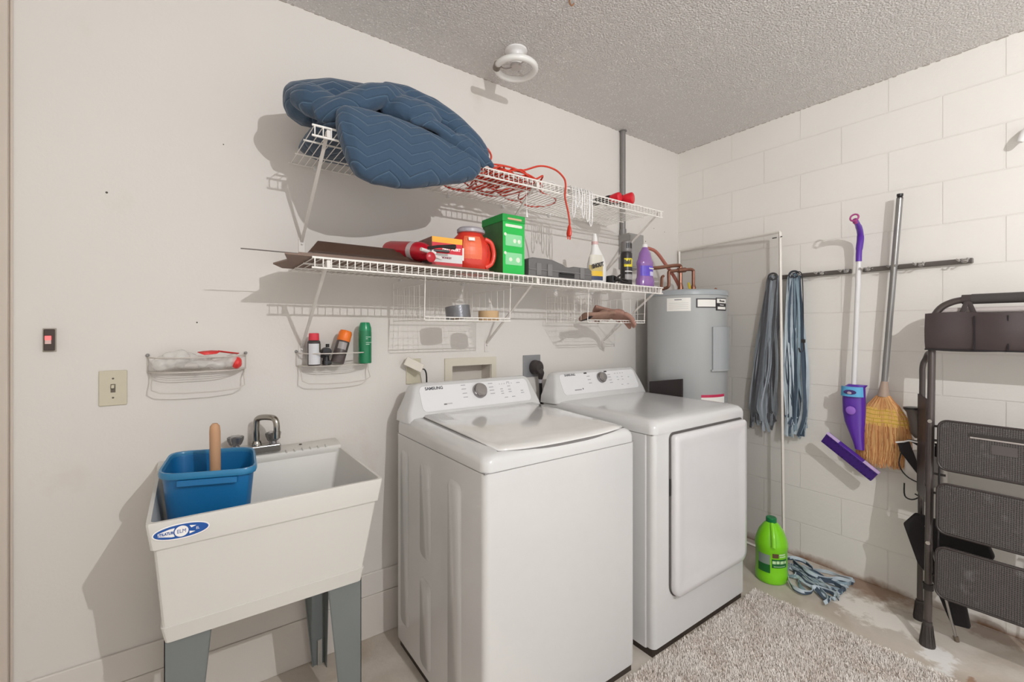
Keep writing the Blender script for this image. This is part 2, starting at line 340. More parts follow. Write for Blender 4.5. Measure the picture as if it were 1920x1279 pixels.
struct('baseboard_back', MB().box(-1.2, XW, YW-.012, YW, .18, .276), mat('trim_paint', (222, 216, 209), .6, noise=.03, nscale=5), bevel=.004)
struct('trim_1', MB().box(-1.2, XW, YW-.016, YW, 0, .18), mat('curb_paint', (218, 211, 203), .7, noise=.06, nscale=6, bump=.3, bscale=30), bevel=.003)
struct('trim_2', MB().box(-.447, -.4225, YW-.022, YW, 0, H).box(-.4225, -.415, YW-.006, YW, 0, H), mat('casing_paint', (206, 194, 182), .55, noise=.05, nscale=3), bevel=.003)
# dark caulk line where ceiling meets walls
cr = MB(); random.seed(3)
for k in range(70):
    y = -.3+k*.032+random.uniform(-.01, .01); cr.box(XW-.004, XW, y, y+random.uniform(.006, .03), H-random.uniform(.001, .0035), H)
for k in range(60):
    x = .2+k*.045+random.uniform(-.01, .01); cr.box(x, x+random.uniform(.006, .03), YW-.003, YW, H-random.uniform(.0008, .002), H)
struct('trim_3', cr, mat('ceiling_crack', (176, 166, 156), .8))
# nail holes and marks
nh = MB()
for x, z, r in ((-.209, 1.773, .004), (.109, 2.005, .0025), (.03, 1.355, .003), (2.62, 2.03, .003), (2.53, 1.93, .004), (2.74, 2.02, .0025)):
    nh.lathe([(r, -.001), (r*.7, .0015)], (x, YW, z), 8, xf=Matrix.Rotation(PI/2, 4, 'X'))
struct('trim_4', nh, mat('nail_hole', (84, 78, 74), .7))

# ------------------------------------------------------------------ ring light on the ceiling
t = thing('ceiling_light', 'round white ceiling fixture with a circular tube, hanging near the back wall', 'light', (1.224, 1.66, H))
b = MB(); b.lathe([(.051, 0), (.051, -.006), (.047, -.010), (.040, -.013), (.034, -.022), (.030, -.045), (.026, -.066)], (1.224, 1.66, H), 32); b.build('lamp_base', white_pl, t)
b = MB(); b.tube([V(1.224+.088*math.cos(a), 1.66+.088*math.sin(a), 2.527) for a in [k*2*PI/48 for k in range(48)]], .0145, 12, closed=True)
b.build('ring_tube', mat('frosted_tube', (236, 235, 231), .3, coat=.4), t)
b = MB(); b.lathe([(.022, -.062), (.026, -.070), (.026, -.080), (.012, -.086)], (1.224, 1.66, H), 24)
for k in range(3):
    a = .5+k*2*PI/3; c, s_ = math.cos(a), math.sin(a); p = V(1.224, 1.66, 2.53)
    b.tube([p+V(c, s_, 0)*.03, p+V(c, s_, 0)*.08], .004, 6)
b.build('hub', mat('hub_plastic', (205, 198, 194), .5), t)
a = 2.75; p = V(1.224+.088*math.cos(a), 1.66+.088*math.sin(a), 2.527); tdir = V(-math.sin(a), math.cos(a), 0)
MB().tube([p-tdir*.016, p+tdir*.016], .0175, 12).build('tube_connector', mat('brown_connector', (120, 108, 96), .5), t)
MB().tube(spl([p+V(.01, -.005, .004), p+V(.04, -.01, -.004), V(1.21, 1.66, 2.532)], 5), .002, 5).build('lead_wire', mat('wire_grey', (150, 138, 132), .5), t)
tag(MB().tube(spl([(1.205, 1.283, H), (1.205, 1.283, H-.012), (1.212, 1.278, H-.022), (1.22, 1.275, H-.012)], 5), .003, 6).build('ceiling_hook', mat('rusty_hook', (150, 104, 72), .5)), 'tiny brown hook screwed in the ceiling at the top edge', 'hook')

# ------------------------------------------------------------------ wire shelves
SX0, SX1, SYB, SYF = .322, 2.135, 1.930, 1.525
def wire_shelf(z, label, clips):
    t = thing('wire_shelf', label, 'shelf', (SX0, SYB, z), 'white wire shelves on the back wall')
    w = MB()
    for yy, zz, r in ((SYB, z, .0032), (SYF, z, .0038), (SYF+.002, z-.032, .0038), (1.655, z-.0045, .0034), (1.80, z-.0045, .003)):
        w.tube([(SX0, yy, zz), (SX1, yy, zz)], r, 6)
    n = int((SX1-SX0)/.0252)
    for k in range(n+1):
        x = SX0+.008+k*.0252
        if x > SX1-.004: break
        w.tube([(x, SYB-.004, z-.001), (x, SYF-.003, z), (x, SYF-.002, z-.032)], .0018, 4)
    w.build('wire_deck', wire_w, t)
    for x in (.372, 1.245, 2.112):
        bb = MB(); d = V(0, SYF+.02-(YW-.004), z-.012-(z-.30)).normalized()
        p0 = V(x, YW-.004, z-.30); p1 = V(x, SYF+.02, z-.012)
        dn = V(0, -d.z, d.y).normalized()*.0035; bb.loft([[q+V(sx*.0055, 0, 0)+dn*sn for sx, sn in ((-1, -1), (1, -1), (1, 1), (-1, 1))] for q in (p0, p1)])
        bb.box(x-.012, x+.012, YW-.004, YW, z-.345, z-.285); bb.tube([p0+V(0, -.002, -.01), p0+V(0, -.009, -.01)], .004, 8)
        bb.box(x-.006, x+.006, SYF-.003, SYF+.02, z-.030, z-.006)
        bb.build('support_bracket', mat('bracket_paint', (222, 216, 210), .4), t, bevel=.001)
    for x in clips:
        MB().box(x-.006, x+.006, SYB-.006, YW, z-.014, z+.006).tube([(x, SYB-.006, z-.006), (x, SYB-.011, z-.006)], .0035, 8).build('wall_clip', white_pl, t, bevel=.002)
    return t
wire_shelf(1.98, 'upper white wire shelf holding blankets and cords', (.42, .72, 1.02, 1.34, 1.66, 1.98))
wire_shelf(1.56, 'lower white wire shelf holding bottles and boxes', (.45, .78, 1.1, 1.4, 1.7, 2.0))

def basket(x0, x1, label):
    z0 = 1.366; yf, yb = 1.58, 1.90; zt = 1.515
    t = thing('hanging_basket', label, 'basket', (x0, yb, z0), 'wire baskets hung under the lower shelf')
    w = MB()
    w.tube([(x0, yf, z0+.012), (x1, yf, z0+.012)], .0022, 6)
    w.tube([(x0, yf, z0), (x1, yf, z0), (x1, yb, z0), (x0, yb, z0)], .0018, 5, closed=True)
    k = x0+.018
    while k < x1:
        w.tube([(k, yf, z0+.012), (k, yf, z0), (k, yb, z0), (k, yb, zt)], .0010, 4); k += .022
    for yy in (1.66, 1.74, 1.82): w.tube([(x0, yy, z0), (x1, yy, z0)], .0010, 4)
    for zz in (1.40, 1.44, 1.48): w.tube([(x0, yb, zz), (x1, yb, zz)], .0012, 4)
    w.build('basket_wires', wire_w, t)
    for x in (x0, x1):
        s = MB(); s.tube([(x, yf+.005, z0), (x, yf-.002, zt+.015), (x, yf+.03, zt+.03)], .0020, 5); s.tube([(x, yb, z0), (x, yb, zt+.015)], .0018, 5)
        for q in range(1, 6): s.tube([(x, yf+q*.05, z0), (x, yf+q*.05, zt-.01)], .0010, 4)
        s.tube([(x, yf, zt-.01), (x, yb, zt-.01)], .0014, 4); s.tube([(x, yf, z0+.05), (x, yb, z0+.05)], .001, 4)
        s.build('basket_side', wire_w, t)
    return t
basket(.735, 1.135, 'wire basket under the shelf holding two rolls of tape')
basket(1.61, 2.05, 'wire basket under the shelf holding brown gloves')

def tape_roll(x, y, z, r, h, m, label, tilt=0):
    M = Matrix.Translation((x, y, z)) @ Matrix.Rotation(tilt, 4, 'X') @ Matrix.Rotation(tilt*.6, 4, 'Y')
    t = thing('tape_roll', label, 'tape', (x, y, z))
    b = MB()
    b.lathe([(r*.62, 0), (r, 0), (r, h), (r*.62, h), (r*.62, 0)], (0, 0, 0), 32, caps=False, xf=M); b.build('tape', m, t)
    MB().lathe([(r*.56, .001), (r*.615, .001), (r*.615, h-.001), (r*.56, h-.001), (r*.56, .001)], (0, 0, 0), 32, caps=False, xf=M).build('cardboard_core', mat('cardboard', (176, 146, 112), .8), t)
tape_roll(.925, 1.66, 1.377, .052, .05, mat('duct_tape', (118, 118, 122), .3, .35, bump=.3, bscale=150), 'roll of silver grey duct tape in the left wire basket', -.12)
tape_roll(1.058, 1.635, 1.368, .044, .042, mat('masking_tape', (196, 164, 124), .7, noise=.06), 'roll of tan masking tape in the left wire basket')

# work gloves in the right basket
def glove(M, curl, m, label, L=1.0):
    b = MB()
    b.ell((0, 0, 0), .052, .05, .020); b.ell((-.03, .012, .012), .035, .022, .014); b.ell((.01, -.018, .013), .03, .02, .012); b.tube([(-.03, 0, 0), (-.09, .0, .002), (-.125, .0, .0)], [.04, .036, .042], 14, flat=.42, up=(0, 0, 1))
    for k, (yy, ln) in enumerate(((.036, .062), (.013, .078), (-.011, .074), (-.034, .058))):
        p = [V(.035, yy, 0), V(.035+ln*.4, yy*1.1, .002-curl*.012), V(.035+ln*.75, yy*1.15, -curl*.028), V(.035+ln, yy*1.15, -curl*.05)]
        b.tube(spl(p, 4), [.0125]*9+[.0115, .0105, .009, .005], 10)
    b.tube(spl([(-.01, .04, 0), (.02, .062, 0), (.045, .072, -.006)], 4), [.013, .013, .013, .012, .012, .011, .010, .009, .005], 10)
    b.xf(M)
    o = b.build('work_glove', m, None, remesh=.004, smooth_it=3); return tag(o, label, 'glove', 'work gloves in the hanging basket')
gl = mat('brown_leather', (150, 118, 102), .8, noise=.3, nscale=30, bump=.6, bscale=50)
gl2 = mat('worn_leather', (160, 122, 108), .8, noise=.35, nscale=24, bump=.6, bscale=40)
glove(Matrix.Translation((1.79, 1.665, 1.402)) @ Matrix.Rotation(-.1, 4, 'Z') @ Matrix.Rotation(-.45, 4, 'X') @ Matrix.Rotation(-.06, 4, 'Y'), .1, gl, 'brown work glove lying flat in the wire basket, under the other')
glove(Matrix.Translation((1.885, 1.64, 1.412)) @ Matrix.Rotation(-.55, 4, 'Z') @ Matrix.Rotation(-.35, 4, 'X') @ Matrix.Rotation(.26, 4, 'Y'), .9, gl2, 'upper brown work glove with fingers hanging over the basket edge')
o = MB().tube(spl([(1.60, 1.62, 1.374), (1.66, 1.63, 1.385), (1.71, 1.66, 1.398), (1.76, 1.70, 1.39)], 6), [.004+.0006*k for k in range(19)], 8, flat=.5).build('dark_rag', blackfab)
tag(o, 'dark pointed rag beside the gloves in the wire basket', 'rag')

# ------------------------------------------------------------------ moving blankets
quilt = mat_quilt()
def blob_tube(mb, pts, rs, flat=.6, n=5, seg=16, up=(0, 0, 1)):
    P = spl(pts, n); R = []
    for i in range(len(pts)-1):
        for k in range(n): R.append(rs[i]+(rs[i+1]-rs[i])*k/n)
    R.append(rs[-1]); mb.tube(P, R, seg, flat=flat, up=up)
def wrinkle(o, amt=.012, sc=9):
    tx = bpy.data.textures.new('wr', 'CLOUDS'); tx.noise_scale = 1/sc; tx.noise_depth = 2
    k = o.modifiers.new('d', 'DISPLACE'); k.texture = tx; k.strength = amt; k.texture_coords = 'LOCAL'; k.mid_level = .5
b = MB()
# folded slab on the deck, and the front layers drooping over the lip
for i, (z, y0, y1, x0, x1) in enumerate(((2.002, 1.50, 1.90, .335, .915), (2.035, 1.485, 1.88, .36, .93), (2.066, 1.50, 1.86, .38, .91))):
    ring = []
    for k in range(14):
        tt = k/13; x = x0+(x1-x0)*tt; e = .55+.45*min(1, math.sin(PI*tt)*3)
        ring.append([V(x, (y0+y1)/2+(y1-y0)/2*e*math.cos(a), z+.019*e*math.sin(a)*(1.0)) for a in [q*2*PI/24 for q in range(24)]])
    b.loft(ring)
lowq = []
prof = [(.375, 1.93, 1.99), (.385, 1.87, 2.03), (.41, 1.835, 2.05), (.47, 1.822, 2.06), (.56, 1.822, 2.06), (.65, 1.838, 2.05), (.75, 1.858, 2.035), (.84, 1.882, 2.01), (.895, 1.905, 1.99), (.915, 1.93, 1.965)]
for x, zl, zh in prof:
    zc = (zl+zh)/2; hz = (zh-zl)/2; ring = []
    for q in range(24):
        a = q*2*PI/24; c, s_ = math.cos(a), math.sin(a)
        hx = .048*(1 if .39 < x < .90 else .6)*(abs(c)**.9)*(1 if c > 0 else -1); lean = (zh-zc-hz*s_)*-.10
        ring.append(V(x+(.055-.06*(x-.38)/.5)*max(0., 1-(zc+hz*s_-1.82)/.22), 1.485+hx-lean-.035*s_*-1*.2, zc+hz*(abs(s_)**.75)*(1 if s_ > 0 else -1)))
    lowq.append(ring)
b.loft(lowq)
o = b.build('folded_blanket', quilt, None, remesh=.0065, smooth_it=4); wrinkle(o, .014, 7)
tag(o, 'navy quilted moving blanket folded flat and drooping over the upper shelf front', 'blanket', 'navy quilted moving blankets')
b = MB()
secs = [(.268, 1.69, 2.12, .03, .03), (.285, 1.69, 2.118, .07, .052), (.33, 1.69, 2.115, .10, .072), (.40, 1.685, 2.13, .12, .083), (.50, 1.69, 2.14, .13, .088), (.60, 1.69, 2.145, .13, .086),
        (.70, 1.685, 2.14, .12, .078), (.78, 1.675, 2.128, .11, .07), (.86, 1.655, 2.10, .10, .062), (.92, 1.64, 2.07, .08, .055), (.955, 1.62, 2.05, .05, .045), (.965, 1.61, 2.045, .03, .025)]
b.loft([[V(x, y+ry*math.cos(a), z+rz*math.sin(a)) for a in [q*2*PI/24 for q in range(24)]] for x, y, z, ry, rz in secs])
blob_tube(b, [(.285, 1.62, 2.10), (.33, 1.59, 2.085), (.39, 1.565, 2.06), (.46, 1.56, 2.06)], [.03, .055, .05, .03], 1.0)
blob_tube(b, [(.34, 1.56, 2.03), (.40, 1.53, 2.05), (.46, 1.515, 2.085), (.52, 1.51, 2.125), (.575, 1.515, 2.15), (.63, 1.53, 2.15)], [.03, .040, .042, .040, .034, .02], 1.0)
blob_tube(b, [(.555, 1.54, 2.09), (.61, 1.505, 2.10), (.68, 1.495, 2.10), (.74, 1.50, 2.085)], [.02, .044, .046, .03], 1.0)
blob_tube(b, [(.56, 1.56, 2.18), (.64, 1.55, 2.17), (.72, 1.525, 2.145), (.80, 1.505, 2.10), (.87, 1.495, 2.055), (.925, 1.50, 2.02), (.95, 1.51, 2.00)], [.03, .042, .046, .046, .044, .038, .024], 1.0)
blob_tube(b, [(.63, 1.47, 2.055), (.70, 1.462, 2.06), (.78, 1.455, 2.035), (.86, 1.452, 2.00), (.93, 1.46, 1.965)], [.008, .013, .015, .015, .010], 1.2)
blob_tube(b, [(.74, 1.47, 2.03), (.80, 1.462, 2.01), (.87, 1.458, 1.98), (.93, 1.465, 1.955)], [.006, .010, .011, .008], 1.2)
blob_tube(b, [(.80, 1.458, 2.045), (.84, 1.45, 2.035), (.90, 1.448, 2.00), (.955, 1.455, 1.965), (.965, 1.458, 1.96)], [.006, .012, .013, .012, .007], 1.0)
o = b.build('bunched_blanket', quilt, None, remesh=.0065, smooth_it=3); wrinkle(o, .02, 6)
tag(o, 'navy quilted moving blanket bunched up on top of the folded one', 'blanket', 'navy quilted moving blankets')

# ------------------------------------------------------------------ cords on the upper shelf
orange = mat('orange_cord_jacket', (206, 62, 40), .4)
random.seed(21)
t = thing('extension_cord', 'tangled orange extension cord on the upper shelf, plug hanging over the edge', 'cord', (1.1, 1.7, 1.98))
pts = []
for k in range(150):
    a = k*.62; drift = k/150
    cx = 1.0+.26*drift+.05*math.sin(k*.31); cy = 1.69+.06*math.sin(k*.23)
    rx = .13+.05*math.sin(k*.17+1); ry = .10+.05*math.sin(k*.41)
    pts.append(V(cx+rx*math.cos(a), min(1.9, max(1.55, cy+ry*math.sin(a))), 1.988+.016*(1+math.sin(k*1.7))+.012*drift*0))
pts += [V(1.12, 1.56, 2.01), V(1.2, 1.57, 2.03), V(1.27, 1.54, 2.055), V(1.34, 1.525, 2.05), V(1.385, 1.515, 2.02), V(1.392, 1.508, 1.985), V(1.39, 1.510, 1.93), V(1.41, 1.512, 1.87), V(1.42, 1.512, 1.82), V(1.418, 1.512, 1.80)]
MB().tube(spl(pts, 5), .0042, 7).build('cord', orange, t)
MB().tube(spl([(.90, 1.58, 2.02), (.93, 1.57, 2.07), (.99, 1.56, 2.08), (1.03, 1.57, 2.05), (1.0, 1.58, 2.01), (.95, 1.6, 2.0), (.9, 1.6, 1.995)], 6), .0042, 7).build('cord', orange, t)
MB().tube(spl([(1.28, 1.7, 1.99), (1.36, 1.82, 1.985), (1.48, 1.88, 1.985), (1.55, 1.80, 1.985), (1.5, 1.7, 1.985), (1.38, 1.66, 1.986), (1.30, 1.6, 1.99)], 8), .0038, 7).build('cord', orange, t)
pl = MB(); pl.tube([(1.418, 1.512, 1.806), (1.418, 1.512, 1.79), (1.417, 1.512, 1.77), (1.416, 1.512, 1.757)], [.0065, .011, .0145, .012], 12, flat=.75)
for dx in (-.007, .007): pl.box(1.416+dx-.003, 1.416+dx+.003, 1.511, 1.513, 1.742, 1.758)
pl.tube([(1.416, 1.506, 1.758), (1.416, 1.506, 1.74)], .0024, 6)
pl.build('plug', mat('orange_plug', (212, 58, 38), .4), t)
random.seed(5)
t = thing('clothesline', 'white cords looped over the front edge of the upper shelf', 'cord', (1.46, 1.52, 1.98))
for k in range(6):
    x = 1.432+k*.022+random.uniform(-.004, .004); zl = 1.80+random.uniform(-.02, .07)+(0 if k in (0, 4) else .03)
    MB().tube(spl([(x, 1.62, 1.99), (x, 1.54, 1.992), (x+.002, 1.512, 1.985), (x+.004, 1.508, 1.93), (x+.002, 1.510, zl+.03), (x+.010, 1.510, zl), (x+.019, 1.510, zl+.03), (x+.016, 1.507, 1.93), (x+.014, 1.512, 1.985), (x+.012, 1.58, 1.99)], 5), .0026, 6).build('cord_loop', white_pl, t)
MB().tube(spl([(1.28, 1.57, 1.99), (1.3, 1.6, 2.0), (1.36, 1.57, 2.01), (1.42, 1.6, 2.0), (1.40, 1.66, 1.99), (1.32, 1.65, 1.99)], 6, True), .0028, 6, closed=True).build('cord_loop', white_pl, t)
tp = thing('pull_string', 'thin white string with a small tassel hanging below the upper shelf', 'string', (1.208, 1.56, 1.97))
MB().tube([(1.208, 1.56, 1.975), (1.209, 1.56, 1.84)], .0012, 5).build('string', white_pl, tp)
MB().tube([(1.209, 1.56, 1.855), (1.209, 1.56, 1.822)], [.002, .006], 8).build('tassel', white_pl, tp)

# two hand weights / grips with red ends
def red_tool(p0, d, r, label, L=.16):
    d = Vector(d).normalized(); p0 = Vector(p0)
    t = thing('hand_tool', label, 'tool', p0, 'black tools with red ends on the upper shelf')
    MB().tube([p0, p0+d*.006, p0+d*.012, p0+d*.04, p0+d*.06], [r*.7, r*.95, r, r*.85, r*.7], 18).build('red_end', red, t)
    b = MB(); b.tube([p0+d*.055, p0+d*.075, p0+d*.1, p0+d*L], [r*.78, r*.8, r*.55, r*.6], 16)
    for k in range(4): b.tube([p0+d*(.1+k*.014), p0+d*(.106+k*.014)], r*.7, 16)
    b.build('grip', black, t)
red_tool((1.815, 1.55, 2.014), (-.25, .95, 0), .027, 'black hand tool with a small red end, on the upper shelf')
red_tool((1.90, 1.535, 2.019), (-.45, .89, 0), .032, 'black hand tool with a larger red end, rightmost on the upper shelf')

# ------------------------------------------------------------------ conduit and disconnect box
grey = mat('conduit_grey', (134, 130, 128), .45, .2)
t = thing('electrical_box', 'grey electrical box and conduit rising to the ceiling behind the shelves', 'electrical box', (2.32, YW, 1.74))
MB().tube([(2.275, YW-.02, H), (2.275, YW-.02, 1.965)], .0165, 14).tube([(2.275, YW-.02, 1.975), (2.275, YW-.02, 1.935)], .021, 14).tube([(2.275, YW-.02, H), (2.275, YW-.02, H-.006)], .024, 14).build('conduit', grey, t)
MB().box(2.255, 2.40, YW-.085, YW, 1.72, 1.94).box(2.262, 2.393, YW-.089, YW-.085, 1.73, 1.93).build('box_body', mat('box_grey', (158, 155, 152), .45, .1), t, bevel=.004)
MB().tube(spl([(2.40, 1.90, 1.865), (2.44, 1.89, 1.87), (2.52, 1.86, 1.85), (2.58, 1.82, 1.76), (2.60, 1.76, 1.66), (2.61, 1.72, 1.57)], 6), .011, 10).build('flexible_conduit', mat('terracotta_hose', (178, 106, 90), .45), t)

# ------------------------------------------------------------------ lower shelf goods
DZ = 1.5625
brown = mat('brown_board', (122, 96, 80), .5, noise=.08, nscale=8)
brown_d = mat('dark_brown_board', (86, 64, 52), .45, noise=.08, nscale=8)
def strip(y0, y1, z0, x0, x1, label, m, prof=None, jag=.0):
    b = MB()
    if prof is None: b.add([(x0, y0, z0), (x0+.03+jag, (y0+y1)/2-.05, z0), (x0+.005, y1-.1, z0), (x0+.05, y1, z0), (x1, y1, z0), (x1, y0, z0),
                 (x0, y0, z0+.005), (x0+.03+jag, (y0+y1)/2-.05, z0+.005), (x0+.005, y1-.1, z0+.005), (x0+.05, y1, z0+.005), (x1, y1, z0+.005), (x1, y0, z0+.005)],
                 [(0, 1, 2, 3, 4, 5), (6, 7, 8, 9, 10, 11), (0, 1, 7, 6), (1, 2, 8, 7), (2, 3, 9, 8), (3, 4, 10, 9), (4, 5, 11, 10), (5, 0, 6, 11)])
    else:
        poly = prof+[(y, z-.003) for y, z in prof[::-1]]
        b.prism(poly, lambda p: V(x0+(p[1])*.9, y0+p[0], z0+p[1]), lambda p: V(x1, y0+p[0], z0+p[1]))
    return tag(b.build('brown_board', m), label, 'board', 'brown boards on the lower shelf')
strip(1.535, 1.90, DZ+.001, .245, 1.02, 'lowest flat brown board, sticking out past the left shelf end', brown)
strip(1.54, 1.90, DZ+.007, .285, 1.00, 'flat brown board with a jagged end, second from the bottom', brown, jag=.02)
chan = [(0, .003), (.02, .003), (.045, .026), (.06, .026), (.085, .048), (.10, .048), (.125, .066), (.14, .066)]
strip(1.545, 1.70, DZ+.013, .33, .72, 'long dark brown stepped strip in front on the board stack', brown_d, [(y, z*.5) for y, z in chan])
strip(1.60, 1.76, DZ+.022, .325, .745, 'topmost dark brown stepped strip at the back of the board stack', brown_d, chan)
tag(MB().tube([(.134, 1.60, DZ+.016), (.36, 1.602, DZ+.0165)], .0018, 6).build('thin_rod', mat('rod_metal', (92, 82, 76), .5)), 'thin dark rod poking out left of the lower shelf', 'rod')

# first aid style alarm box
t = thing('alarm_box', 'small red, yellow and white alarm carton next to the orange tub', 'box', (.84, 1.6, DZ+.013))
fa = frame3((.833, 1.585, DZ+.013), (1, -.02, 0), (0, 0, 1))
w_, h_ = .132, .116
b = MB(); F = lambda x, y, z: fa @ V(x, y, z)
bx = lambda x0, x1, y0, y1, z0, z1: [F(x, y, z) for z in (z0, z1) for x, y in ((x0, y0), (x1, y0), (x1, y1), (x0, y1))]
b.add(bx(-w_/2, w_/2, 0, h_, -.2, 0), [(3, 2, 1, 0), (4, 5, 6, 7), (0, 1, 5, 4), (1, 2, 6, 5), (2, 3, 7, 6), (3, 0, 4, 7)])
b.build('carton', mat('carton_side', (150, 118, 108), .6, noise=.4, nscale=30), t, bevel=.001)
for (ya, yb, c, nm) in ((.094, .116, (244, 178, 58), 'yellow_band'), (.052, .094, (214, 44, 60), 'red_band'), (.018, .052, (226, 224, 222), 'white_band'), (0.0, .018, (206, 66, 72), 'lower_red_band')):
    MB().add(bx(-w_/2, w_/2, ya, yb, 0, .0008), [(3, 2, 1, 0), (4, 5, 6, 7), (0, 1, 5, 4), (1, 2, 6, 5), (2, 3, 7, 6), (3, 0, 4, 7)]).build(nm, mat('p_'+nm, c, .4), t)
wh = mat('print_white', (248, 244, 240), .5); blkp = mat('print_black', (48, 44, 46), .5)
text('FIRST ALERT', .0145, F(.018, .071, .0012), fa.to_3x3() @ X_, Z_, wh, t, bold=.0007)
text('MONKEY', .0105, F(-.004, .036, .0012), fa.to_3x3() @ X_, Z_, mat('print_maroon', (150, 70, 84), .5), t, bold=.0004)
MB().box(.9, .907, 1.584, 1.60, DZ+.045, DZ+.095).build('tape_tab', wh, t)

# fire extinguisher lying down
t = thing('fire_extinguisher', 'small red fire extinguisher lying on its side left of the alarm carton', 'fire extinguisher', (.70, 1.7, DZ+.07))
p0 = V(.742, 1.560, DZ+.060); d = V(-.20, .93, .14).normalized()
MB().tube([p0+d*q for q in (0, .006, .02, .05, .07, .25, .27, .278)], [.012, .016, .030, .0375, .038, .038, .034, .02], 24).build('cylinder', mat('extinguisher_red', (196, 26, 46), .28, coat=.5), t)
b = MB(); b.tube([p0+d*.0705+V(0, 0, 0), p0+d*.10], .0384, 24); b.build('label_band', mat('label_silver', (212, 196, 196), .4), t)
b = MB(); b.tube([p0+d*.002, p0-d*.03], .011, 12); b.tube([p0-d*.012, p0-d*.012+V(-.045, -.01, .006)], .007, 10); b.tube([p0-d*.02+V(0, 0, -.01), p0-d*.02+V(.035, -.008, -.022)], .006, 8)
b.build('valve', mat('valve_white', (226, 220, 216), .35), t)
b = MB(); b.tube(spl([p0-d*.022+V(-.02, 0, .014), p0-d*.03+V(.02, -.004, .024), p0-d*.03+V(.055, -.006, .026), p0-d*.03+V(.085, -.008, .028)], 4), [.007]*6+[.008, .009, .010, .011, .012, .0125, .012], 8, flat=.8)
b.tube([p0-d*.026+V(-.01, 0, .008), p0-d*.034+V(.06, -.004, .008)], .005, 6)
b.build('lever', black, t)
MB().lathe([(.014, 0), (.019, .004), (.019, .010), (.012, .014)], tuple(p0-d*.03+V(-.022, -.012, -.022)), 16, xf=Matrix.Rotation(PI/2, 4, 'X')).build('gauge', mat('gauge_red', (180, 24, 40), .3), t)

# orange-red detergent tub
t = thing('detergent_tub', 'round orange-red detergent tub with a grey lid and side handle', 'tub', (.99, 1.66, DZ))
om = mat('detergent_orange', (226, 62, 46), .3, coat=.3)
def egg(z0, h, rx, ry, cx, cy, mb, seg=32):
    pr = [(.0, .62), (.02, .70), (.12, .85), (.3, .97), (.5, 1.0), (.68, .94), (.82, .80), (.92, .62), (.97, .56), (1.0, .55)]
    rings = [[V(cx+rx*w*math.cos(a), cy+ry*w*math.sin(a), z0+h*q) for a in [k*2*PI/seg for k in range(seg)]] for q, w in pr]
    mb.loft(rings)
b = MB(); egg(DZ, .182, .0965, .076, .985, 1.665, b); b.build('tub_body', om, t)
b = MB(); b.tube(spl([(1.025, 1.612, DZ+.150), (1.052, 1.605, DZ+.135), (1.066, 1.605, DZ+.09), (1.054, 1.605, DZ+.048), (1.025, 1.61, DZ+.03)], 6), .0095, 12); b.build('handle', mat('detergent_orange_lit', (234, 74, 58), .3, coat=.3), t)  # handle in a brighter copy of the body orange, as if lit
b = MB(); b.ell((1.028, 1.607, DZ+.092), .011, .009, .040); b.build('handle_hollow_shade', mat('detergent_shade', (186, 44, 36), .4), t)  # dark bulge stands for the shade inside the handle recess
b = MB(); b.lathe([(.056, .176), (.062, .178), (.062, .19), (.054, .198), (.05, .20), (.046, .197)], (.985, 1.66, DZ), 32, sy=.85); b.build('lid', mat('lid_grey', (172, 168, 174), .35), t)
b = MB()
lab = []
for j in range(9):
    z = .03+.125*j/8; wz = 1.0-((z-.09)/.16)**2*1.2
    row = []
    for k in range(9):
        a = -PI/2-.78+.90*k/8; row.append(V(.985+(.0975*wz)*math.cos(a), 1.665+(.0775*wz)*math.sin(a), DZ+z))
    lab.append(row)
for j in range(8):
    for k in range(8): b.add([lab[j][k], lab[j][k+1], lab[j+1][k+1], lab[j+1][k]], [(0, 1, 2, 3)])
b.build('back_label', mat('label_orange', (240, 116, 78), .4, noise=.12, nscale=60, stretch=(1, 1, 9)), t)
plate(b := MB(), V(.950, 1.5945, DZ+.140), (1, -.32, 0), (0, .30, 1), .026, .014, .0008); b.build('barcode_patch', wh, t)

# tall green carton
t = thing('green_carton', 'tall green carton between the orange tub and grey case', 'box', (1.145, 1.65, DZ))
gx0, gx1, gy0, gy1, gh = 1.088, 1.203, 1.57, 1.73, .262
MB().box(gx0, gx1, gy0, gy1, DZ, DZ+gh-.03).build('carton', mat('green_carton_side', (58, 112, 60), .5, noise=.6, nscale=14), t, bevel=.0015)
MB().box(gx0-.003, gx1+.003, gy0-.003, gy1+.003, DZ+gh-.032, DZ+gh).build('lid', mat('green_lid', (22, 158, 66), .4), t, bevel=.002)
gm = mat('green_print', (26, 186, 76), .4); gl_ = mat('pale_green_print', (142, 216, 160), .4)
MB().box(gx0, gx1, gy0-.001, gy0, DZ, DZ+gh-.032).build('front_panel', gm, t)
b = MB(); plate(b, V(1.145, gy0-.0016, DZ+.072), X_, Z_, .088, .052, .0006, .004); plate(b, V(1.145, gy0-.0016, DZ+.152), X_, Z_, .088, .05, .0006, .004); b.build('instruction_panel', gl_, t)
cream_p = mat('print_cream', (226, 234, 214), .5)
for x, z, r in ((1.150, .150, .009), (1.174, .149, .009), (1.128, .069, .009), (1.168, .069, .011), (1.1, .175, .007), (1.1, .095, .007)):
    MB().lathe([(r, 0), (r*.6, .0012)], (x, gy0-.0022, DZ+z), 12, xf=Matrix.Rotation(PI/2, 4, 'X')).build('printed_dot', cream_p, t)
b = MB(); plate(b, V(1.145, gy0-.0016, DZ+.214), X_, (.0, 0, 1), .09, .012, .0006, .005); b.build('printed_tear_strip', cream_p, t)
b = MB(); plate(b, V(1.148, gy0-.0042, DZ+.243), X_, (0, 0, 1), .075, .008, .0006, .003); b.build('lid_print', mat('print_peach', (214, 178, 140), .5), t)

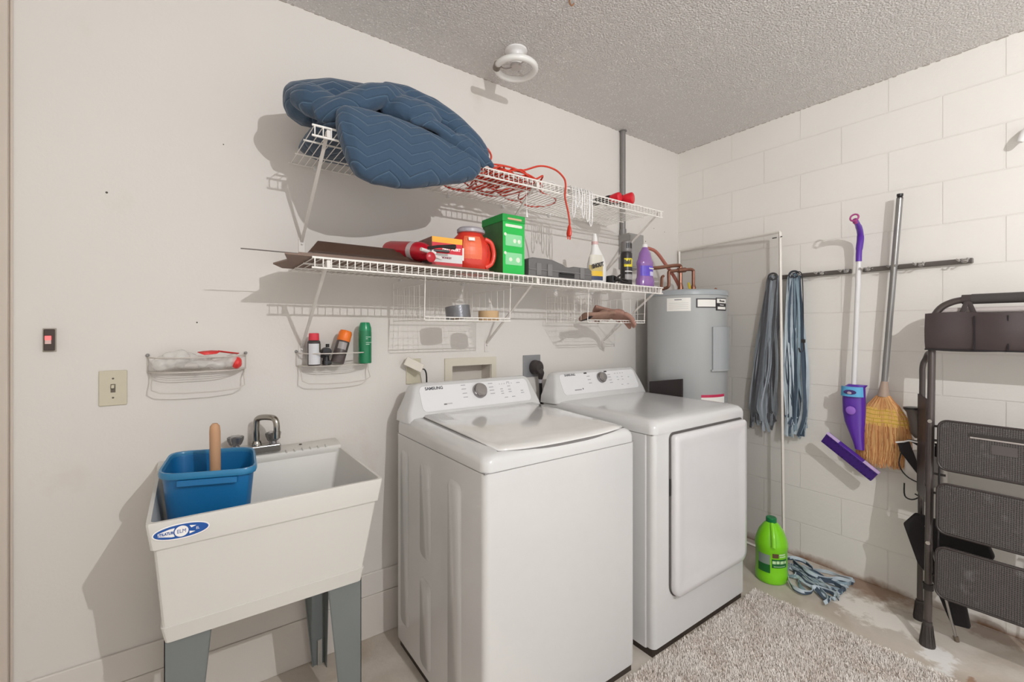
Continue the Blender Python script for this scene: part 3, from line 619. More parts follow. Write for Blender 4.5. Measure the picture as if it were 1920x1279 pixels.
# grey tool case
t = thing('tool_case', 'flat dark grey plastic tool case standing right of the green carton', 'case', (1.42, 1.72, DZ))
gp = mat('case_grey', (106, 104, 104), .5, noise=.05)
poly = [(1.225, 0), (1.62, 0), (1.62, .058), (1.60, .068), (1.50, .068), (1.485, .062), (1.45, .062), (1.43, .072), (1.365, .088), (1.33, .09), (1.25, .09), (1.225, .082)]
MB().prism([(x, z+DZ) for x, z in poly], lambda p: V(p[0], 1.565, p[1]), lambda p: V(p[0], 1.86, p[1])).build('shell', gp, t, bevel=.006, bseg=3)
b = MB(); b.box(1.225, 1.618, 1.5615, 1.566, DZ+.034, DZ+.040)
for x in (1.28, 1.345, 1.55): b.box(x-.014, x+.014, 1.560, 1.566, DZ+.01, DZ+.066)
b.build('seam_and_latches', mat('case_grey_light', (122, 120, 120), .45), t, bevel=.002)
MB().box(1.40, 1.50, 1.562, 1.566, DZ+.012, DZ+.032).box(1.405, 1.495, 1.555, 1.563, DZ+.026, DZ+.032).build('carry_handle', black, t, bevel=.002)

# white stain-remover bottle
t = thing('white_bottle', 'white cleaner bottle with a blue and yellow label and no sprayer', 'bottle', (1.69, 1.60, DZ))
def blt(mb, c, rows, seg=28, mi=0):
    mb.loft([[V(c[0]+dx+rx*math.cos(a), c[1]+ry*math.sin(a), c[2]+z) for a in [k*2*PI/seg for k in range(seg)]] for z, rx, ry, dx in rows], mi)
b = MB(); blt(b, (1.69, 1.60, DZ), [(0, .054, .026, 0), (.004, .060, .03, 0), (.06, .063, .032, 0), (.10, .060, .031, 0), (.13, .050, .028, .0), (.155, .034, .024, -.004), (.175, .024, .019, -.010), (.19, .019, .016, -.013), (.197, .016, .015, -.014)])
b.build('bottle_body', white_pl, t)
b = MB(); blt(b, (1.69, 1.60, DZ), [(.197, .0175, .0165, -.014), (.212, .017, .016, -.014)]); b.build('neck_ring', mat('pinkish_ring', (214, 178, 176), .5), t)
b = MB(); blt(b, (1.69, 1.60, DZ), [(.212, .015, .015, -.014), (.235, .012, .012, -.014), (.252, .008, .008, -.014)]); b.build('cap', white_pl, t)
def curved(mb, c, rx, ry, a0, a1, z0, z1, n=10, m=1.0, rows=None):
    for k in range(n):
        A, B = a0+(a1-a0)*k/n, a0+(a1-a0)*(k+1)/n
        mb.add([V(c[0]+rx*math.cos(A), c[1]+ry*math.sin(A), z0), V(c[0]+rx*math.cos(B), c[1]+ry*math.sin(B), z0), V(c[0]+rx*m*math.cos(B), c[1]+ry*m*math.sin(B), z1), V(c[0]+rx*m*math.cos(A), c[1]+ry*m*math.sin(A), z1)], [(0, 1, 2, 3)])
    return mb
lc = (1.69, 1.60)
curved(MB(), lc, .0645, .0335, -PI+.25, -PI/2+.15, DZ+.09, DZ+.142, m=.9).build('label_top', mat('label_cream', (212, 208, 196), .5), t)
curved(MB(), lc, .0645, .0335, -PI+.25, -PI/2+.15, DZ+.06, DZ+.09).build('label_middle', mat('label_olive', (196, 176, 116), .5), t)
curved(MB(), lc, .0645, .0335, -PI+.25, -PI/2+.15, DZ+.035, DZ+.06).build('label_yellow', mat('label_yellow', (226, 186, 52), .5), t)
curved(MB(), lc, .0645, .0335, -PI+.25, -PI/2+.15, DZ+.015, DZ+.035).build('label_blue', mat('label_navy', (44, 58, 92), .5), t)
text('SHOUT', .028, (1.663, 1.5655, DZ+.088), (1, -.22, .28), (-.2, 0, 1), blkp, t, bold=.0015, sx=.75)

# dark clamp
t = thing('spring_clamp', 'black metal clamp lying between the white bottle and black can', 'clamp', (1.80, 1.57, DZ))
b = MB(); b.tube(spl([(1.765, 1.545, DZ+.035), (1.785, 1.543, DZ+.028), (1.82, 1.540, DZ+.014), (1.885, 1.54, DZ+.008)], 5), .006, 8); b.tube(spl([(1.765, 1.545, DZ+.02), (1.79, 1.543, DZ+.04), (1.81, 1.541, DZ+.05)], 5), .005, 8)
b.tube(spl([(1.77, 1.555, DZ+.012), (1.82, 1.55, DZ+.028), (1.87, 1.548, DZ+.022)], 5), .006, 8)
b.build('jaws', mat('dark_clamp_metal', (58, 54, 54), .4, .5), t)
b = MB()
for k in range(5): b.lathe([(.003, -.006), (.0065, 0), (.003, .006)], (1.80+k*.016, 1.55, DZ+.012), 8)
b.build('chain', mat('dull_metal', (110, 108, 106), .4, .6), t)
MB().box(1.755, 1.775, 1.55, 1.60, DZ, DZ+.045).build('pad', black, t, bevel=.006)

# black spray can
t = thing('insect_spray_can', 'tall black spray can with a yellow label panel and black cap', 'can', (1.905, 1.59, DZ))
MB().lathe([(.030, 0), (.031, .004), (.031, .172), (.028, .18)], (1.905, 1.59, DZ), 28).build('can_body', mat('can_black', (44, 40, 40), .35), t)
MB().lathe([(.027, .18), (.030, .184), (.030, .205), (.028, .235), (.022, .24)], (1.905, 1.59, DZ), 28).build('cap', mat('cap_grey', (120, 116, 114), .4), t)
cc = (1.905, 1.59)
curved(MB(), cc, .0316, .0316, -PI+.35, -.55, DZ+.10, DZ+.145, m=1).build('yellow_emblem', mat('emblem_yellow', (224, 206, 40), .4), t)
curved(MB(), cc, .0304, .0304, -PI+.7, -PI+1.25, DZ+.198, DZ+.226).build('cap_slot', black, t)
curved(MB(), cc, .0304, .0304, -PI+1.45, -PI+2.0, DZ+.198, DZ+.226).build('cap_slot', black, t)
curved(MB(), cc, .0316, .0316, -PI+.5, -.9, DZ+.032, DZ+.06).build('grey_panel', mat('panel_grey', (150, 146, 146), .4), t)
curved(MB(), cc, .0316, .0316, -PI+.5, -.9, DZ+.074, DZ+.078).build('white_line', wh, t)
text('Raid', .030, (1.8835, 1.5635, DZ+.124), (.72, -.69, 0), Z_, blkp, t, bold=.002, sx=.72)

# purple bottle
t = thing('purple_cleaner_bottle', 'purple translucent cleaner bottle with a white cap, rightmost on the lower shelf', 'bottle', (2.055, 1.585, DZ))
pm = mat('purple_liquid_plastic', (160, 116, 186), .2, spec=.6, noise=.1, nscale=12); pm.node_tree.nodes['Principled BSDF'].inputs['Transmission Weight'].default_value = .25
b = MB(); blt(b, (2.055, 1.585, DZ), [(0, .056, .036, 0), (.006, .062, .04, 0), (.04, .063, .041, 0), (.055, .055, .037, 0), (.07, .053, .036, 0), (.118, .053, .036, 0), (.128, .057, .038, 0), (.14, .055, .037, 0), (.155, .046, .032, 0), (.19, .037, .026, 0), (.205, .027, .02, 0), (.215, .019, .016, 0), (.222, .015, .015, 0)])
b.build('bottle_body', pm, t)
b = MB(); blt(b, (2.055, 1.585, DZ), [(.220, .015, .015, 0), (.225, .016, .016, 0), (.238, .014, .014, 0), (.241, .010, .010, 0)]); b.build('cap', white_pl, t)
curved(MB(), (2.055, 1.585), .0542, .0372, -PI+.3, -.6, DZ+.06, DZ+.116).build('label', mat('label_violet', (96, 74, 190), .4, noise=.3, nscale=30), t)
curved(MB(), (2.055, 1.585), .0546, .0376, -PI+1.5, -.75, DZ+.062, DZ+.085).build('label_picture', mat('label_lilac', (206, 200, 232), .4), t)
text('Fabuloso', .011, (2.062, 1.5465, DZ+.102), (1, .02, 0), Z_, wh, t, bold=.0003)

# ------------------------------------------------------------------ wall caddies
cadw = mat('caddy_wire', (206, 198, 190), .4)
def caddy(x0, label):
    w = .285; t = thing('wall_caddy', label, 'wire caddy', (x0, YW, 1.187), 'white wire caddies on the back wall')
    f = lambda u, dep: V(x0+w*u, YW-.004-dep*(1-abs(2*u-1)**4), 0)
    def bow(z, dep, r=.0018, u0=0, u1=1, m=None):
        q = MB(); q.tube([f(u0+(u1-u0)*k/24, dep)+V(0, 0, z) for k in range(25)], r, 6); return q
    q = bow(1.236, .10, .0024); q.tube([(x0, YW-.004, 1.236), (x0, YW-.004, 1.187)], .0018, 5); q.tube([(x0+w, YW-.004, 1.236), (x0+w, YW-.004, 1.187)], .0018, 5)
    q.tube([f(k/24, .095)+V(0, 0, 1.187) for k in range(25)], .002, 6)
    q.tube([(x0, YW-.004, 1.187), (x0+w, YW-.004, 1.187)], .002, 6)
    for dep in (.02, .038, .056, .074): q.tube([f(k/24, dep)+V(0, 0, 1.186) for k in range(25)], .0013, 4)
    for u in (.08, .5, .92): q.tube([(x0+w*u, YW-.005, 1.185), f(u, .095)+V(0, 0, 1.185)], .0015, 4)
    q.build('rack_wires', cadw, t)
    q = MB(); q.tube(spl([(x0+.006, YW-.006, 1.187), (x0+.012, YW-.03, 1.16), (x0+.035, YW-.06, 1.118), (x0+w-.03, YW-.06, 1.118), (x0+w-.010, YW-.03, 1.16), (x0+w-.004, YW-.006, 1.187)], 3), .0021, 5); q.build('towel_bar', cadw, t)
    for x in (x0, x0+w): MB().lathe([(.006, 0), (.005, .008), (.002, .010)], (x, YW, 1.243), 12, xf=Matrix.Rotation(PI/2, 4, 'X')).build('screw_cap', mat('screw_grey', (150, 148, 146), .4, .5), t)
caddy(-.106, 'white wire wall caddy holding a clear plastic bag, above the sink')
caddy(.352, 'white wire wall caddy holding four spray cans and tools')
# contents of the right caddy
CZ = 1.190
t = thing('spray_can', 'white and black spray can with a red cap in the wall caddy', 'can', (.405, 1.885, CZ))
MB().lathe([(.023, 0), (.0235, .003), (.0235, .092), (.019, .098)], (.405, 1.885, CZ), 24).build('can_body', mat('can_dark', (66, 60, 60), .35), t)
curved(MB(), (.405, 1.885), .024, .024, -PI+.45, -.35, CZ+.004, CZ+.085, 12).build('label', mat('can_white_label', (214, 214, 218), .4, noise=.08, nscale=60, stretch=(1, 1, 6)), t)
curved(MB(), (.405, 1.885), .0243, .0243, -.9, -.35, CZ+.05, CZ+.085, 5).build('dark_print', mat('can_print', (84, 80, 60), .4), t)
MB().lathe([(.0185, .098), (.0195, .1), (.0185, .124), (.016, .126)], (.405, 1.885, CZ), 24).build('cap', mat('cap_red', (222, 62, 78), .4), t)
t = thing('bar_clamp', 'small black knobbed tool standing between the cans in the caddy', 'tool', (.447, 1.88, CZ))
b = MB(); b.tube([(.449, 1.88, CZ), (.449, 1.88, CZ+.06)], [.014, .009], 10); b.tube([(.449, 1.86, CZ+.052), (.449, 1.896, CZ+.052)], .017, 14); b.tube([(.436, 1.868, CZ+.052), (.436, 1.875, CZ+.03)], .008, 8); b.tube([(.452, 1.87, CZ+.07), (.452, 1.87, CZ+.083)], .007, 8); b.build('knob', black, t)
MB().box(.438, .468, 1.868, 1.90, CZ, CZ+.018).build('foot', black, t, bevel=.004)
t = thing('spray_can', 'black spray can with an orange cap leaning in the wall caddy', 'can', (.495, 1.88, CZ))
M = Matrix.Translation((.49, 1.874, CZ+.006)) @ Matrix.Rotation(.30, 4, 'Y') @ Matrix.Rotation(-.12, 4, 'X')
MB().lathe([(.024, 0), (.0255, .003), (.0255, .088), (.022, .094)], (0, 0, 0), 24, xf=M).build('can_body', mat('can_charcoal', (82, 72, 70), .4, noise=.2, nscale=40, stretch=(1, 1, 4)), t)
b = curved(MB(), (0, 0), .026, .026, -PI+.7, -1.1, .055, .084, 8); b.xf(M); b.build('label', mat('can_grey_label', (156, 150, 148), .4), t)
MB().lathe([(.0235, .09), (.026, .094), (.0255, .125), (.022, .134), (.012, .134), (.010, .124)], (0, 0, 0), 24, xf=M).build('cap', mat('cap_orange', (244, 122, 36), .4), t)
t = thing('spray_can', 'tall green spray can, rightmost in the wall caddy', 'can', (.605, 1.885, CZ))
gc = mat('can_green', (14, 122, 78), .3, coat=.3)
MB().lathe([(.0255, 0), (.0265, .003), (.0265, .125), (.0255, .135)], (.605, 1.885, CZ), 28).build('can_body', gc, t)
MB().lathe([(.0262, .135), (.0255, .147), (.019, .168), (.016, .170)], (.605, 1.885, CZ), 28).build('cap', mat('cap_green', (20, 140, 92), .3, coat=.3), t)
b = MB()
for z, w in ((.108, .9), (.101, .3), (.085, 1.2), (.078, .6)): curved(b, (.605, 1.885), .0268, .0268, -1.75, -1.75+w, CZ+z, CZ+z+.0022, 6)
b.build('lettering', mat('print_pale', (190, 214, 196), .5), t)
# plastic bag in the left caddy
t = thing('plastic_bag', 'crumpled clear plastic bag with red edges in the left wall caddy', 'bag', (.03, 1.89, CZ))
b = MB(); random.seed(9)
for k in range(9):
    x = -.065+k*.024; b.ell((x, 1.89+random.uniform(-.012, .012), CZ+.028+.012*math.sin(k*.8)), .03, .03, .022+.008*math.sin(k*.7+.5), xf=Matrix.Rotation(random.uniform(-.6, .6), 3, 'Y'))
o = b.build('bag_film', mat_plasticbag(), t, remesh=.005, smooth_it=1); wrinkle(o, .02, 22)
MB().ell((.015, 1.885, CZ+.018), .05, .024, .014).build('bag_contents', mat('grey_contents', (196, 190, 184), .6), t)
rb = mat('bag_red', (226, 60, 58), .35)
o = MB().ell((.145, 1.878, CZ+.022), .016, .022, .022).build('red_lump', rb, t); wrinkle(o, .008, 40)
b = MB(); b.add([(.03, 1.87, CZ+.062), (.05, 1.868, CZ+.052), (.085, 1.875, CZ+.055), (.10, 1.88, CZ+.064), (.07, 1.89, CZ+.066), (.045, 1.885, CZ+.064)], [(0, 1, 2, 3, 4, 5)]); b.add([(.09, 1.878, CZ+.066), (.155, 1.90, CZ+.054), (.15, 1.905, CZ+.050), (.09, 1.882, CZ+.061)], [(0, 1, 2, 3)]); o = b.build('red_flap', rb, t)
k = o.modifiers.new('s', 'SOLIDIFY'); k.thickness = .002

# ------------------------------------------------------------------ wall plates
t = thing('garage_door_button', 'small black wall button with a red lit switch', 'button', (-.338, YW, 1.298))
MB().box(-.350, -.327, YW-.016, YW, 1.266, 1.331).build('housing', mat('button_brown', (70, 56, 50), .45), t, bevel=.002)
MB().box(-.354, -.324, YW-.003, YW, 1.262, 1.334).build('back_plate', mat('button_back', (176, 166, 154), .5), t, bevel=.001)
MB().box(-.347, -.333, YW-.02, YW-.015, 1.298, 1.311).build('lit_button', emis('red_glow', (255, 110, 110), .8), t, bevel=.001)
MB().box(-.347, -.333, YW-.0195, YW-.015, 1.286, 1.298).build('white_button', mat('button_white', (222, 190, 184), .4), t, bevel=.001)
t = thing('light_switch', 'almond light switch plate left of the sink', 'switch', (-.193, YW, 1.14))
MB().box(-.228, -.158, YW-.006, YW, 1.083, 1.197).build('cover_plate', beige, t, bevel=.003)
b = MB(); b.box(-.199, -.187, YW-.0066, YW-.005, 1.126, 1.153)
for z in (1.171, 1.109): b.lathe([(.003, 0), (.003, .0012)], (-.193, YW-.006, z), 10, xf=Matrix.Rotation(PI/2, 4, 'X'))
b.build('slot_and_screws', mat('plate_dark', (104, 94, 82), .5), t)
MB().box(-.1965, -.1895, YW-.018, YW-.005, 1.140, 1.151).build('toggle', beige, t, bevel=.001)
t = thing('wall_outlet', 'almond wall outlet with a beige plug, left above the washer', 'outlet', (.845, YW, 1.14))
MB().box(.81, .882, YW-.006, YW, 1.08, 1.196).build('cover_plate', beige, t, bevel=.002)
b = MB(); MM = frame3((.835, YW-.05, 1.168), (.75, -.35, -.42), (.3, .0, .9)); b.box(-.05, .035, -.02, .02, -.012, .012, xf=MM); b.build('plug', cream, t, bevel=.004)
b = MB(); b.tube([(.835, YW-.05, 1.17), (.84, YW-.004, 1.165)], .012, 8); b.build('plug_neck', cream, t)
MB().tube(spl([(.862, YW-.064, 1.152), (.875, YW-.066, 1.145), (.885, YW-.06, 1.11), (.89, YW-.05, 1.0), (.9, YW-.06, .9)], 5), .0035, 7).build('power_cord', black, t)
t = thing('washer_outlet_box', 'recessed cream plumbing box in the wall behind the washer', 'outlet box', (1.15, YW, 1.07))
b = MB(); b.box(1.005, hx0, YW-.008, YW, .94, 1.19); b.box(hx1, 1.302, YW-.008, YW, .94, 1.19); b.box(hx0, hx1, YW-.008, YW, hz1, 1.19); b.box(hx0, hx1, YW-.008, YW, .94, hz0)
b.build('face_frame', mat('box_cream', (216, 208, 192), .45), t)
b = MB(); b.box(hx0, hx0+.002, YW, YW+.088, hz0, hz1); b.box(hx1-.002, hx1, YW, YW+.088, hz0, hz1); b.box(hx0, hx1, YW, YW+.088, hz1-.002, hz1); b.box(hx0, hx1, YW+.086, YW+.0885, hz0, hz1)
b.build('recess', mat('box_inside', (222, 214, 204), .5), t)
for x in (1.10, 1.21): MB().tube([(x, YW+.04, .98), (x, YW+.04, 1.03)], .012, 12).tube([(x, YW+.04, 1.03), (x, YW+.0, 1.035)], .008, 8).build('valve', mat('brass', (170, 140, 84), .3, .9), t)
t = thing('dryer_outlet', 'grey square outlet with a large black dryer plug', 'outlet', (1.54, YW, 1.13))
MB().box(1.48, 1.60, YW-.006, YW, 1.07, 1.19).build('cover_plate', mat('outlet_grey', (150, 150, 152), .4, .3), t, bevel=.002)
b = MB(); M2 = Matrix.Rotation(PI/2, 4, 'X'); b.lathe([(.036, 0), (.037, .01), (.034, .04), (.024, .052)], (1.555, YW-.006, 1.122), 24, xf=M2, sy=1.1); b.tube(spl([(1.557, YW-.045, 1.11), (1.565, YW-.05, 1.09), (1.567, YW-.045, 1.06)], 4), [.02]*5+[.017, .015, .013, .012], 10)
b.build('plug', mat('plug_black', (58, 50, 50), .5), t)
MB().tube([(1.567, YW-.045, 1.062), (1.570, YW-.042, 1.04)], .011, 10).build('ferrule', mat('ferrule_grey', (176, 174, 178), .4), t)
MB().tube(spl([(1.570, YW-.042, 1.04), (1.578, YW-.035, .98), (1.585, YW-.03, .85), (1.585, YW-.03, .6)], 4), .009, 8).build('power_cord', black, t)

# ------------------------------------------------------------------ utility sink
t = thing('utility_sink', 'white plastic utility sink on grey steel legs', 'sink', (.21, 1.66, 0))
def rect_ring(x0, x1, y0, y1, z, r=.012, n=3):
    return [V((x0+x1)/2+p[0], (y0+y1)/2+p[1], z) for p in rrect(x1-x0, y1-y0, r, n)]
b = MB(); rings = [rect_ring(-.045, .447, 1.425, 1.915, .54), rect_ring(-.053, .455, 1.418, 1.922, .582), rect_ring(-.050, .452, 1.42, 1.92, .583), rect_ring(-.066, .488, 1.402, 1.928, .79),
                  rect_ring(-.072, .494, 1.396, 1.932, .791), rect_ring(-.081, .503, 1.388, 1.935, .855), rect_ring(-.080, .502, 1.389, 1.934, .86),
                  rect_ring(-.071, .494, 1.399, 1.856, .860), rect_ring(-.069, .491, 1.401, 1.852, .852), rect_ring(-.030, .43, 1.44, 1.80, .565), rect_ring(-.01, .41, 1.46, 1.79, .555)]
b.loft(rings); b.build('basin', tub_pl, t, angle=.5)
b = MB(); b.prism([(1.850, .852), (1.857, .872), (1.885, .880), (1.934, .882), (1.940, .880), (1.940, .80), (1.86, .80)], lambda p: V(-.079, p[0], p[1]), lambda p: V(.500, p[0], p[1]))
for k in range(6): x = .30+k*.028; b.box(x, x+.006, 1.853, 1.872, .868, .8785)
b.build('faucet_deck', tub_pl, t, bevel=.003)
MB().lathe([(.006, 0), (.005, .002)], (.36, 1.905, .8815), 12).build('hole_plug', mat('hole_dark', (70, 62, 58), .6), t)
def leg(cx, cy, sx, sy):
    b = MB(); H0 = .545; W0, W1, th = .098, .044, .002
    # plate facing front/back
    for wt, wb in ((W0, W1),):
        b.add([(cx, cy, 0.0), (cx-sx*wb, cy, 0.0), (cx-sx*wt, cy, H0), (cx, cy, H0), (cx, cy+sy*th, 0), (cx-sx*wb, cy+sy*th, 0), (cx-sx*wt, cy+sy*th, H0), (cx, cy+sy*th, H0)], [(0, 1, 2, 3), (4, 5, 6, 7), (0, 1, 5, 4), (1, 2, 6, 5), (2, 3, 7, 6), (3, 0, 4, 7)])
        b.add([(cx, cy, 0.0), (cx, cy+sy*wb*.9, 0.0), (cx, cy+sy*wt*.9, H0), (cx, cy, H0), (cx-sx*th, cy, 0), (cx-sx*th, cy+sy*wb*.9, 0), (cx-sx*th, cy+sy*wt*.9, H0), (cx-sx*th, cy, H0)], [(0, 1, 2, 3), (4, 5, 6, 7), (0, 1, 5, 4), (1, 2, 6, 5), (2, 3, 7, 6), (3, 0, 4, 7)])
        # stiffening fold
        b.tube([(cx-sx*wb, cy+sy*.004, .0), (cx-sx*wt, cy+sy*.004, H0)], .003, 5)
    o = b.build('leg', dsteel, t)
    MB().box(cx-sx*.02-.008, cx-sx*.02+.008, cy+sy*.004, cy+sy*.012, .0, .10).tube([(cx-sx*.02, cy+sy*.010, 0), (cx-sx*.02, cy+sy*.010, .05)], .004, 6).build('foot_bracket', mat('zinc', (186, 184, 180), .35, .6), o)
leg(.448, 1.432, 1, 1); leg(-.046, 1.432, -1, 1); leg(.448, 1.90, 1, -1); leg(-.046, 1.90, -1, -1)
# oval sticker on the rim band
so = V(-.010, 1.3895, .829); sM = frame3(so, (1, 0, 0), (0, -.125, 1))
def oval(a, b_, z0, z1, n=40, cx=0): return lambda mb, mi=0: mb.prism([(cx+a*math.cos(k*2*PI/n), b_*math.sin(k*2*PI/n)) for k in range(n)], lambda p: sM @ V(p[0], p[1], z0), lambda p: sM @ V(p[0], p[1], z1), mi)
blue_p = mat('sticker_blue', (26, 84, 160), .35)
b = MB(); oval(.0585, .0205, -.0005, .0008)(b); b.build('sticker_border', wh, t)
b = MB(); oval(.0555, .0175, .0, .0012)(b); o1 = b.build('sticker', blue_p, t)
for poly in ([(-.047, -.004), (-.02, -.011), (-.014, -.011), (-.014, .011), (-.025, .010), (-.047, .004)], [(.016, -.011), (.028, -.007), (.016, -.004)], [(.016, .011), (.030, .008), (.020, .004)]):
    MB().prism(poly, lambda p: sM @ V(p[0], p[1], .001), lambda p: sM @ V(p[0], p[1], .0016)).build('sticker_stripe', wh, t)
b = MB(); oval(.0165, .0165, .001, .0018)(b); b.build('sticker_ring', blue_p, t); b = MB(); oval(.0140, .0140, .0012, .0022)(b); b.build('sticker_disc', wh, t)
text('ELM', .0135, sM @ V(0, 0, .0024), X_, (0, -.125, 1), blue_p, t, sx=.8)
text('UTILATUB', .0095, sM @ V(-.0325, 0, .0020), X_, (0, -.125, 1), blue_p, t, sx=.72, bold=.0003)
text('EL', .009, sM @ V(.033, 0, .0016), X_, (0, -.125, 1), wh, t, sx=.8)
# faucet
t = thing('faucet', 'chrome two-handle faucet on the back of the utility sink', 'faucet', (.19, 1.88, .88))
MB().box(.10, .285, 1.855, 1.905, .878, .908).build('base', chrome, t, bevel=.006)
b = MB(); b.tube(spl([(.208, 1.885, .905), (.208, 1.885, .985), (.212, 1.880, 1.003), (.226, 1.860, 1.010), (.248, 1.825, 1.012), (.258, 1.810, 1.006), (.262, 1.803, .985), (.262, 1.803, .955)], 5), .0105, 14); b.lathe([(.018, 0), (.018, .006), (.013, .016)], (.208, 1.885, .906), 20); b.tube([(.262, 1.803, .965), (.262, 1.803, .940)], .0125, 14)
b.build('spout', mat('worn_chrome', (170, 166, 158), .2, 1), t)
for x in (.142, .262):
    b = MB()
    rings = []
    for z, r in ((.914, .012), (.92, .017), (.935, .023), (.945, .024), (.949, .019)):
        rings.append([V(x+(r+.0028*math.cos(6*a))*math.cos(a), 1.882+(r+.0028*math.cos(6*a))*math.sin(a), z) for a in [k*2*PI/48 for k in range(48)]])
    b.loft(rings); b.lathe([(.014, 0), (.012, .012)], (x, 1.882, .905), 16); b.build('handle', mat('acrylic_handle', (150, 148, 148), .12, .7), t)

# blue bin in the sink
t = thing('blue_bin', 'blue plastic waste bin standing in the utility sink', 'bin', (.06, 1.64, .56))
bq = [V(-.068, 1.546, .935), V(.163, 1.462, .935), V(.185, 1.738, .935), V(-.040, 1.815, .935)]
bm_ = mat('blue_bin_plastic', (18, 104, 160), .35, noise=.04, nscale=9)
cen = sum(bq, V(0, 0, 0))/4
def bring(s, z, r=.055, bulge=.0):
    pts = []
    Q = [cen+(p-cen)*s for p in bq]
    for i in range(4):
        p, pv, nx = Q[i], Q[i-1], Q[(i+1) % 4]
        A = p+(pv-p).normalized()*r; B = p+(nx-p).normalized()*r
        for k in range(5):
            u = k/4; q = A*(1-u)**2+p*2*u*(1-u)+B*u*u; pts.append(V(q.x, q.y, z))
    return pts
b = MB(); b.loft([bring(.66, .562), bring(.70, .568), bring(.945, .915), bring(.955, .925), bring(.935, .925), bring(.925, .915), bring(.68, .575), bring(.6, .572)]); b.build('bin_body', bm_, t)
b = MB(); b.loft([bring(.945, .918), bring(1.0, .919), bring(1.012, .924), bring(1.012, .932), bring(1.0, .937), bring(.955, .936), bring(.94, .930), bring(.945, .918)], caps=False); b.build('rim', mat('blue_rim_plastic', (48, 124, 168), .3), t)
fx = (bq[1]-bq[0]).normalized(); fm = (bq[0]+bq[1])/2+ (fx.cross(Z_))*.004
b = MB(); plate(b, fm+V(0, 0, -.026)+fx.cross(Z_)*-.006, fx, Z_, .145, .016, .007, .002); b.build('front_lip_tab', mat('blue_tab', (28, 110, 164), .35), t, bevel=.001)
o = MB().tube([(.075, 1.655, .575), (.07, 1.64, 1.02), (.0697, 1.639, 1.036), (.0696, 1.6388, 1.044)], [.0145, .0145, .013, .007], 20).build('wooden_handle', mat('bare_wood', (196, 152, 116), .55, noise=.12, nscale=10, stretch=(6, 6, .6)))
tag(o, 'round-ended wooden handle standing in the blue bin', 'handle')

# ------------------------------------------------------------------ washer
seamg = mat('seam_grey', (150, 147, 146), .5)
def sam_panel(t, x0, y0, z0, w, txt2, knobx):
    """console face runs up and back; returns mapper (u along x, v up)"""
wx0, wx1, wy0, wy1 = .722, 1.416, 1.137, 1.835
t = thing('washing_machine', 'white top-loading washing machine right of the sink', 'washing machine', ((wx0+wx1)/2, (wy0+wy1)/2, 0))
b = MB(); b.loft([rect_ring(wx0, wx1, wy0, wy1, z, .022, 5) for z in (.035, .893)])
def emb(mb, y0, y1, z0, z1, r, d=.0025):
    p = rrect(y1-y0, z1-z0, r, 5, (y0+y1)/2, (z0+z1)/2); q = rrect(y1-y0-.014, z1-z0-.014, max(r-.007, .002), 5, (y0+y1)/2, (z0+z1)/2)
    mb.loft([[V(wx0+.002, a[0], a[1]) for a in p], [V(wx0-d, a[0], a[1]) for a in q]])
b.build('cabinet', white_app, t, angle=.7)
b = MB(); emb(b, 1.70, 1.79, .12, .84, .03); emb(b, 1.50, 1.60, .47, .835, .035); emb(b, 1.50, 1.60, .06, .40, .035); emb(b, 1.275, 1.375, .06, .83, .035); b.build('side_pressing', white_app, t, angle=1.2)
MB().box(wx0+.01, wx1-.01, wy0+.012, wy1-.02, .0, .036).build('base_plinth', dkbrown, t)
MB().box(wx0+.003, wx1-.003, wy0+.003, wy1-.003, .892, .897).build('seam_gasket', seamg, t)
def deck_ring(inset, z, r): return [V(p.x, p.y, p.z+(z > .90)*.020*max(0, p.y-wy0)/.6*min(1, (z-.896)/.05)) for p in rect_ring(wx0+inset, wx1-inset, wy0+inset, wy1, z, r, 6)]
b = MB(); b.loft([deck_ring(0, .896, .03), deck_ring(0, .918, .03), deck_ring(.003, .930, .032), deck_ring(.010, .940, .035), deck_ring(.024, .947, .04), deck_ring(.045, .949, .04)]); b.build('top_deck', white_app, t, angle=1.2)
# lid (rises slightly to the back)
def lidz(y): return .9495+.020*(y-wy0)/.6
def lid_ring(ins, dz):
    pts = []
    x0, x1, y1 = .792+ins, 1.378-ins, 1.715-ins*.2
    for k in range(17):
        u = k/16; x = x0+(x1-x0)*u; y = wy0+.010+ins+.022*(abs(2*u-1)**3)
        pts.append(V(x, y, 0))
    pts += [V(x1, 1.35, 0), V(x1, 1.5, 0), V(x1-.0, y1, 0), V(x0, y1, 0), V(x0, 1.5, 0), V(x0, 1.35, 0)]
    return [V(p.x, p.y, lidz(p.y)+dz-.009*max(0, 1-max(0, p.y-wy0-.008)/.03)) for p in pts]
b = MB(); b.loft([lid_ring(-.004, -.02), lid_ring(-.004, .0015)]); b.build('lid_gap', mat('gap_grey', (120, 117, 116), .6), t)
b = MB(); b.loft([lid_ring(0, -.012), lid_ring(0, .003), lid_ring(.004, .006), lid_ring(.02, .009), lid_ring(.09, .011)]); b.build('lid', mat('lid_enamel', (224, 222, 219), .12, noise=.004, coat=.8), t, angle=1.0)
